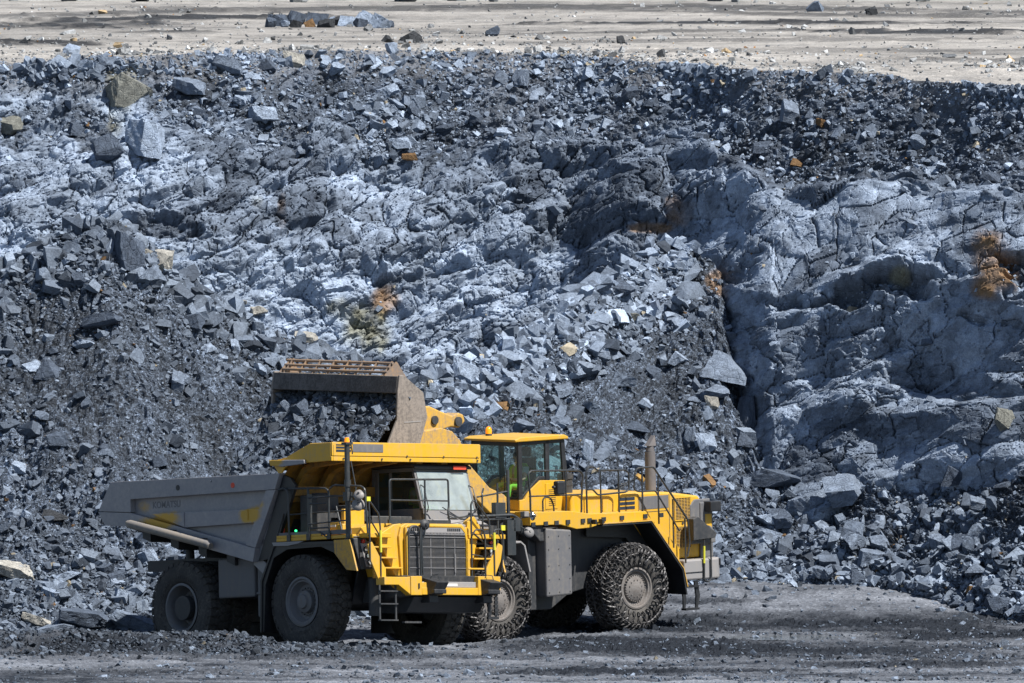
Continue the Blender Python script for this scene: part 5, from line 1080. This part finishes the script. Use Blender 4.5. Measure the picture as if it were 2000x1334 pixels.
for x in (3.24, 2.84, 2.5, 2.14, 1.66, 1.45, 1.0, .42, -.33, -.84): g.box(x - .06, x + .06, 1.62, 1.65, 2.66, 2.76)
g.build('handrail', M_rail, L, smooth=40)
g = MB(); g.box(2.30, 2.56, 1.6, 1.76, 3.36, 3.68); g.box(2.5, 2.62, 1.6, 1.7, 3.5, 3.58); g.build('wing_mirror', M_black, L, bev=.035)
g = MB(); g.box(1.36, 1.42, 1.66, 1.8, 2.62, 2.73); g.box(1.14, 1.2, 1.66, 1.8, 2.62, 2.73); g.build('step_lamp', M_black, L, bev=.01)
e = MB(); e.cyl((-1.59, .5, 3.18), (-1.59, .5, 4.12), .125, n=20); e.cyl((-1.59, .5, 4.12), (-1.6, .5, 4.2), .10, n=20); e.tube([(-1.59, .5, 4.18), (-1.62, .5, 4.28)], .085, 16)
e.add([(-1.48, .42, 4.26), (-1.48, .58, 4.26), (-1.70, .6, 4.26), (-1.70, .4, 4.26), (-1.70, .44, 4.50), (-1.70, .56, 4.50)], [(0, 1, 5, 4), (2, 3, 4, 5), (0, 4, 3), (1, 2, 5), (0, 3, 2, 1)])
e.build('exhaust_pipe', paint('exhaust_steel', (.115, .11, .115), (.17, .15, .14), amt=.6, rough=.5), L, smooth=40)
e = MB(); e.cyl((.95, .3, 3.25), (.95, .3, 3.75), .165, n=24); e.cyl((.95, .3, 3.62), (.95, .3, 3.72), .19, n=24); e.cyl((.95, .3, 3.46), (.95, .3, 3.49), .175, n=24); e.build('air_intake', M_dark, L, smooth=40)
g = MB(); g.tube([(-1.9, -1.1, 3.1), (-2.9, -1.35, 3.38)], .015, 6); g.tube([(-1.8, -1.1, 3.15), (-2.9, -1.3, 3.42)], .012, 6); g.build('mirror_bracket', M_rail, L); MB().cyl((-2.95, -1.32, 3.36), (-3.0, -1.3, 3.42), .13, n=18).build('rear_mirror', M_yel_old, L)
# rear ladder
g = MB(); g.tube([(-2.35, 1.46, 1.12), (-2.38, 1.46, 2.25), (-2.43, 1.46, 2.36), (-2.53, 1.46, 2.36), (-2.58, 1.46, 2.25), (-2.58, 1.46, 1.15), (-2.5, 1.46, 1.05), (-2.35, 1.46, 1.1)], .02, 8, .05); g.build('rear_handle', M_rail, L, smooth=40); MB().cyl((-2.365, 1.46, 1.9), (-2.355, 1.46, 1.5), .028, n=10).build('grip_sleeve', M_stickr, L)
g = MB(); g.prism([(-1.66, 1.1), (-1.76, 1.1), (-1.84, .7), (-1.8, .45), (-1.74, .45), (-1.74, .72)], 'y', 1.34, 1.38); g.prism([(-2.1, 1.1), (-2.22, 1.1), (-2.28, .75), (-2.2, .45), (-2.14, .45), (-2.16, .75)], 'y', 1.34, 1.38); g.box(-2.22, -1.74, 1.28, 1.42, .95, 1.0); g.box(-2.2, -1.76, 1.28, 1.44, .42, .47); g.build('rear_ladder', M_black, L)
# wheels with chains
tl = tyre_mesh(1.0, .68, .47, plainish=True).build('tyre', M_rub, smooth=30); rl = rim_mesh(.47, .68, 'loader').build('wheel', M_rimL, smooth=35); ch = chain_mesh(1.0, .68, .47).build('chain', M_chain, smooth=60)
me3 = (rl.data, tl.data, ch.data)
for o in (tl, rl, ch): bpy.data.objects.remove(o)
for x, z in ((0, 1.05), (4.36, 1.02)):
    for s_ in (-1, 1): wheel(L, me3[0], me3[1], (x, s_ * 1.31, z), s_ > 0, me3[2])
# boom + bucket
g = MB()
for y in (-.95, .7):
    g.prism([(3.3, 3.22), (3.5, 3.4), (3.95, 3.58), (4.65, 4.22), (4.84, 4.72), (5.1, 4.95), (5.44, 5.04), (6.0, 5.0), (6.7, 4.97), (7.1, 4.85), (7.1, 4.60), (6.4, 4.5), (5.7, 4.3), (4.7, 3.6), (3.95, 3.0), (3.5, 2.95)], 'y', y, y + .25)
g.cyl((5.2, -.7, 4.6), (5.2, .7, 4.6), .16); g.cyl((7.0, -.95, 4.85), (7.0, .95, 4.85), .09); g.build('lift_arm', M_yel_old, L, bev=.02)
g = MB(); g.prism([(6.95, 5.5), (6.2, 5.5), (5.33, 5.53), (5.0, 5.40), (4.62, 5.27), (4.42, 5.33), (4.27, 5.28), (4.22, 5.12), (4.40, 4.98), (4.67, 5.02), (5.0, 4.95), (5.3, 4.9), (6.2, 5.1), (6.98, 5.2)], 'y', .05, .45); bc = g.build('tilt_lever', M_yel_old, L, bev=.03)
for x, z, r_ in ((4.46, 5.13, .11), (5.2, 5.2, .10), (6.85, 5.35, .1)): MB().cyl((x, -.02, z), (x, .50, z), r_, n=20).build('lever_pin', M_dark, bc)
g = MB(); g.cyl((3.7, 0, 3.1), (5.0, 0, 4.4), .12); g.cyl((4.9, .1, 4.3), (5.2, .2, 5.1), .07); g.build('tilt_cylinder', M_dark, L, smooth=40)
bk = MB(); bk.sheet([(7.16, 5.97), (7.06, 5.75), (7.02, 5.4), (7.1, 5.05), (7.27, 4.83), (7.7, 4.50), (8.6, 4.2)], 'y', -2.12, 2.12, .06); bk.sheet([(7.80, 6.36), (7.45, 6.15), (7.16, 5.97)], 'y', -2.12, 2.12, .05)
for s_ in (-1, 1): bk.prism([(7.82, 6.40), (7.70, 6.40), (7.09, 5.97), (6.98, 5.4), (7.22, 4.8), (7.66, 4.44), (8.6, 4.14), (8.25, 4.8), (7.93, 5.37), (7.89, 6.03)], 'y', s_ * 2.10, s_ * 2.16)
bko = bk.build('bucket', M_bucket, L, bev=.012)
MB().prism([(7.84, 6.37), (7.78, 6.37), (7.84, 5.98), (7.90, 6.0)], 'y', -2.095, 2.095).build('spill_plate', M_inner, bko)
MB().box(7.2, 7.72, 2.162, 2.17, 5.3, 5.325).build('bucket_wear_strip', M_mid, bko)
g = MB()
for k, (x, z) in enumerate(((7.70, 6.45), (7.58, 6.54), (7.47, 6.64))): g.cyl((x, -1.95 - k * .05, z), (x, 1.62 - k * .03, z), .033, n=10)
gr = g.build('spill_grate', M_bar, bko, smooth=40)
g = MB()
for k in range(8): y = -1.85 + k * .48; g.prism([(7.78, 6.36), (7.72, 6.36), (7.40, 6.66), (7.46, 6.69)], 'y', y - .014, y + .014)
g.build('grate_rib', M_bar, bko)
MB().prism([(7.80, 6.38), (7.1, 5.98), (7.05, 6.2), (7.42, 6.68)], 'y', 1.6, 1.64).build('grate_gusset', M_bar, bko); MB().prism([(7.80, 6.38), (7.1, 5.98), (7.05, 6.2), (7.42, 6.68)], 'y', -1.99, -1.95).build('grate_gusset', M_bar, bko)
for y in (-1.6, -.95, -.2, .5, 1.2): MB().prism([(7.74, 6.38), (7.2, 6.06), (7.2, 6.12), (7.44, 6.36)], 'y', y - .2, y + .15).build('grate_plate', M_yel_old, bko)

# ------------------------------------------------------------------ rock load between bucket and bed
def pileZ(x, y): return np.minimum(5.92 - np.clip(x - 7.55, 0, 9) * 1.06, 5.95) + .10 * fbm(x * 1.3, y * 1.3, 4, 601) + .10 * np.exp(-((y + .4) / 1.4) ** 2)
xs = np.arange(7.1, 10.6, .03); ys = np.arange(-2.35, 2.13, .03); Xg, Yg = np.meshgrid(xs, ys)
Zp = pileZ(Xg, Yg); h3, _, r3 = facet(Xg * 5, Yg * 5, 611, 1.1); h2, _, _ = facet(Xg * 2.2, Yg * 2.2, 615, 1.1); Zp += .07 * h3 + .1 * h2
spread = np.clip(Xg - 8.2, 0, 3); Yw = Yg * (1 + .06 * spread); Zp = Zp - sst(1.8, 2.3, -Yg) * .35 * sst(7.6, 8.4, Xg)
LW = np.array(L_M); PW = np.stack([Xg, Yw, Zp], -1) @ LW[:3, :3].T + LW[:3, 3]
C = np.array([.06, .066, .078]) * (1 - r3[..., None]) + MIDC * .9 * r3[..., None]
TI = np.array(T_M.inverted())
def tcoord(P): return P @ TI[:3, :3].T + TI[:3, 3]
def settle(P, pad):
    t_ = tcoord(P); top = np.interp(t_[..., 0], [-.9, -.55, -.22, .64, 1.4], [-9, 4.12, 4.39, 4.68, 4.68]) + pad; t_[..., 2] = np.where(t_[..., 0] > -.9, np.maximum(t_[..., 2], top), t_[..., 2])
    return t_ @ TM_[:3, :3].T + TM_[:3, 3], t_
TM_ = np.array(T_M); PW, tc_ = settle(PW, 0.02); bad = tc_[..., 0] > .35
keepf = ~bad.ravel()
F = grid_faces(*Xg.shape); F = F[keepf[F].all(1)]
core = mesh_np('load_core', PW.reshape(-1, 3), F, M_rubble, C.reshape(-1, 3)); tagset(core, 'fine crushed rock sliding from the bucket into the dump bed', 'rock load', kind='stuff')
rs2 = np.random.RandomState(9); n = 8000; x = rs2.uniform(7.35, 10.4, n); y = rs2.uniform(-2.3, 2.07, n); sp = np.clip(x - 8.2, 0, 3); sz = sizes(n, .025, .16, 1.9, rs2)
P = np.stack([x, y * (1 + .06 * sp), pileZ(x, y) - sst(1.8, 2.3, -y) * .35 * sst(7.6, 8.4, x) + sz * .15], -1) @ LW[:3, :3].T + LW[:3, 3]
P, tq = settle(P, sz * .4); ok = (tq[:, 0] < .4 - .5 * rs2.random(n)) & (tq[:, 1] > -2.0); P = P[ok]; sz = sz[ok]
# rock lying in the rest of the bed
n = 2200; bx = rs2.uniform(-5.6, -1.0, n); by = rs2.uniform(-2.0, 2.0, n); s3 = sizes(n, .05, .24, 1.6, rs2); bz = 3.82 + .28 * np.exp(-((bx + 2.6) / 1.5) ** 2) * np.exp(-(by / 1.4) ** 2) - .5 * sst(-4.2, -5.6, bx) + s3 * .1
TM = np.array(T_M); PB = np.stack([bx, by, bz], -1) @ TM[:3, :3].T + TM[:3, 3]
scatter('rock_load', np.concatenate([P, PB]), np.concatenate([sz, s3]), 15, M_rock, lo=.35, hi=.95, rust=.002, mul=np.concatenate([np.full(len(P), .7), np.full(len(PB), .9)]), label='shade-darkened broken rock pouring from the raised bucket into the truck bed', cat='rock load')  # load colours scaled down to paint in the bucket's shadow
for yb, xb_, s_, lb in ((-1.55, 7.95, .19, 'pale boulder at the upper left of the load in the bucket'), (-.9, 8.05, .26, 'biggest boulder in the upper middle of the load in the bucket'), (1.1, 8.55, .2, 'grey boulder in the load close to the bucket side plate'), (-1.0, 8.75, .18, 'rounded grey boulder half way down the load'), (.2, 8.35, .22, 'square grey boulder in the middle of the load'), (1.5, 7.9, .18, 'dark boulder in the load at the upper right bucket corner')):
    z = float(pileZ(np.array([xb_]), np.array([yb]))[0]) + s_ * .2; boulder(L_M @ Vector((xb_, yb, z)), s_, rb, lb, rb.choice((0, 1, 1)))
fl = MB(); fl.box(-5.6, -.9, -2.05, 2.05, 3.4, 3.55)

# ------------------------------------------------------------------ people
def skin(name, chains, mat, parent, root, sub=1):
    vs = []; rad = []; ed = []; idx = {}
    for ch_ in chains:
        prev = None
        for p, r in ch_:
            key = tuple(round(c, 4) for c in p)
            if key not in idx: idx[key] = len(vs); vs.append(p); rad.append(r)
            i = idx[key]
            if prev is not None and prev != i: ed.append((prev, i))
            prev = i
    me = bpy.data.meshes.new(name); me.from_pydata(vs, ed, []); me.materials.append(mat); o = bpy.data.objects.new(name, me); COL.objects.link(o)
    if parent: o.parent = parent
    o.modifiers.new('skin', 'SKIN').use_smooth_shade = True; sv = me.skin_vertices[0].data
    for i, r in enumerate(rad): sv[i].radius = (r, r) if not isinstance(r, tuple) else r
    for i in range(len(vs)): sv[i].use_root = False
    sv[idx[tuple(round(c, 4) for c in root)]].use_root = True
    s = o.modifiers.new('sub', 'SUBSURF'); s.levels = s.render_levels = sub + 1
    return o
def person(M, label, hat, vest=True):
    """seated, facing +X, hips at origin, hands forward on a wheel"""
    P = empty('person', M); tagset(P, label, 'person')
    hip = (0, 0, .10)
    body = [[(hip, .15), ((.02, 0, .28), .14), ((.0, 0, .45), .155), ((-.01, 0, .53), .09), ((.0, 0, .60), .055), ((.03, 0, .68), .075), ((.04, 0, .76), .095), ((.03, 0, .84), .075)],
            [((.03, 0, .68), .075), ((.105, 0, .70), .03)], [((.04, 0, .76), .095), ((.145, 0, .745), .016)]]
    for s_ in (-1, 1):
        body.append([((.0, 0, .45), .155), ((-.0, s_ * .2, .47), .075), ((.08, s_ * .27, .26), .052), ((.30, s_ * .20, .24), .042), ((.42, s_ * .17, .27), .028), ((.50, s_ * .16, .29), .034)])
        for q in range(4): body.append([((.50, s_ * .16, .29), .034), ((.55, s_ * (.135 + q * .018), .305 - q * .004), .011), ((.57, s_ * (.135 + q * .018), .285), .009), ((.555, s_ * (.135 + q * .018), .265), .008)])
        body.append([((.50, s_ * .16, .29), .034), ((.52, s_ * .12, .30), .011), ((.55, s_ * .105, .29), .009)])
        body.append([(hip, .15), ((.06, s_ * .11, .08), .095), ((.46, s_ * .15, .13), .066), ((.52, s_ * .15, -.25), .045), ((.60, s_ * .15, -.30), .04), ((.70, s_ * .15, -.31), .03)])
    b_ = skin('body', body, M_skin, P, hip)
    sh = [[((.02, 0, .16), .165), ((.0, 0, .45), .168), ((-.005, 0, .54), .085)]]
    for s_ in (-1, 1): sh.append([((.0, 0, .45), .168), ((-.0, s_ * .2, .47), .09), ((.05, s_ * .25, .34), .07)])
    skin('shirt', sh, M_shirt, P, (.0, 0, .45))
    tr_ = [[(hip, .17), ((.03, 0, .2), .16)]]
    for s_ in (-1, 1): tr_.append([(hip, .17), ((.06, s_ * .11, .08), .11), ((.46, s_ * .15, .13), .082), ((.52, s_ * .15, -.2), .06)])
    skin('trousers', tr_, M_hiv if vest else M_trous, P, hip)
    m = MB(); m.sheet([(-.17, .2), (-.18, .5), (-.10, .60)], 'y', -.15, .15, .03); m.sheet([(.19, .2), (.18, .48), (.10, .58)], 'y', -.15, -.05, .03); m.sheet([(.19, .2), (.18, .48), (.10, .58)], 'y', .05, .15, .03); m.box(-.17, .19, .175, .19, .2, .42); m.box(-.17, .19, -.19, -.175, .2, .42); m.build('safety_vest', M_hiv, P, bev=.01)
    m = MB(); m.tube([(.02, 0, .80), (.025, 0, .85), (.03, 0, .89), (.03, 0, .90)], [.115, .108, .06, .01], 18); m.build('helmet' if hat else 'hair', M_hat if hat else M_seat, P, smooth=60)
    m = MB(); m.cyl((.13, .035, .775), (.14, .035, .775), .012, n=8); m.cyl((.13, -.035, .775), (.14, -.035, .775), .012, n=8); m.build('eyes', M_black, P)
    return P
person(T_M @ Matrix.Translation((.45, 1.17, 3.10)), 'driver in hi-vis vest behind the windscreen of the haul truck', True)
person(L_M @ Matrix.Translation((2.12, -.02, 3.42)), 'loader operator in grey shirt and green hi-vis seated in the glazed cab', False)
for o in list(bpy.data.objects):
    if o.type == 'MESH' and o.users_collection == (): bpy.data.objects.remove(o)
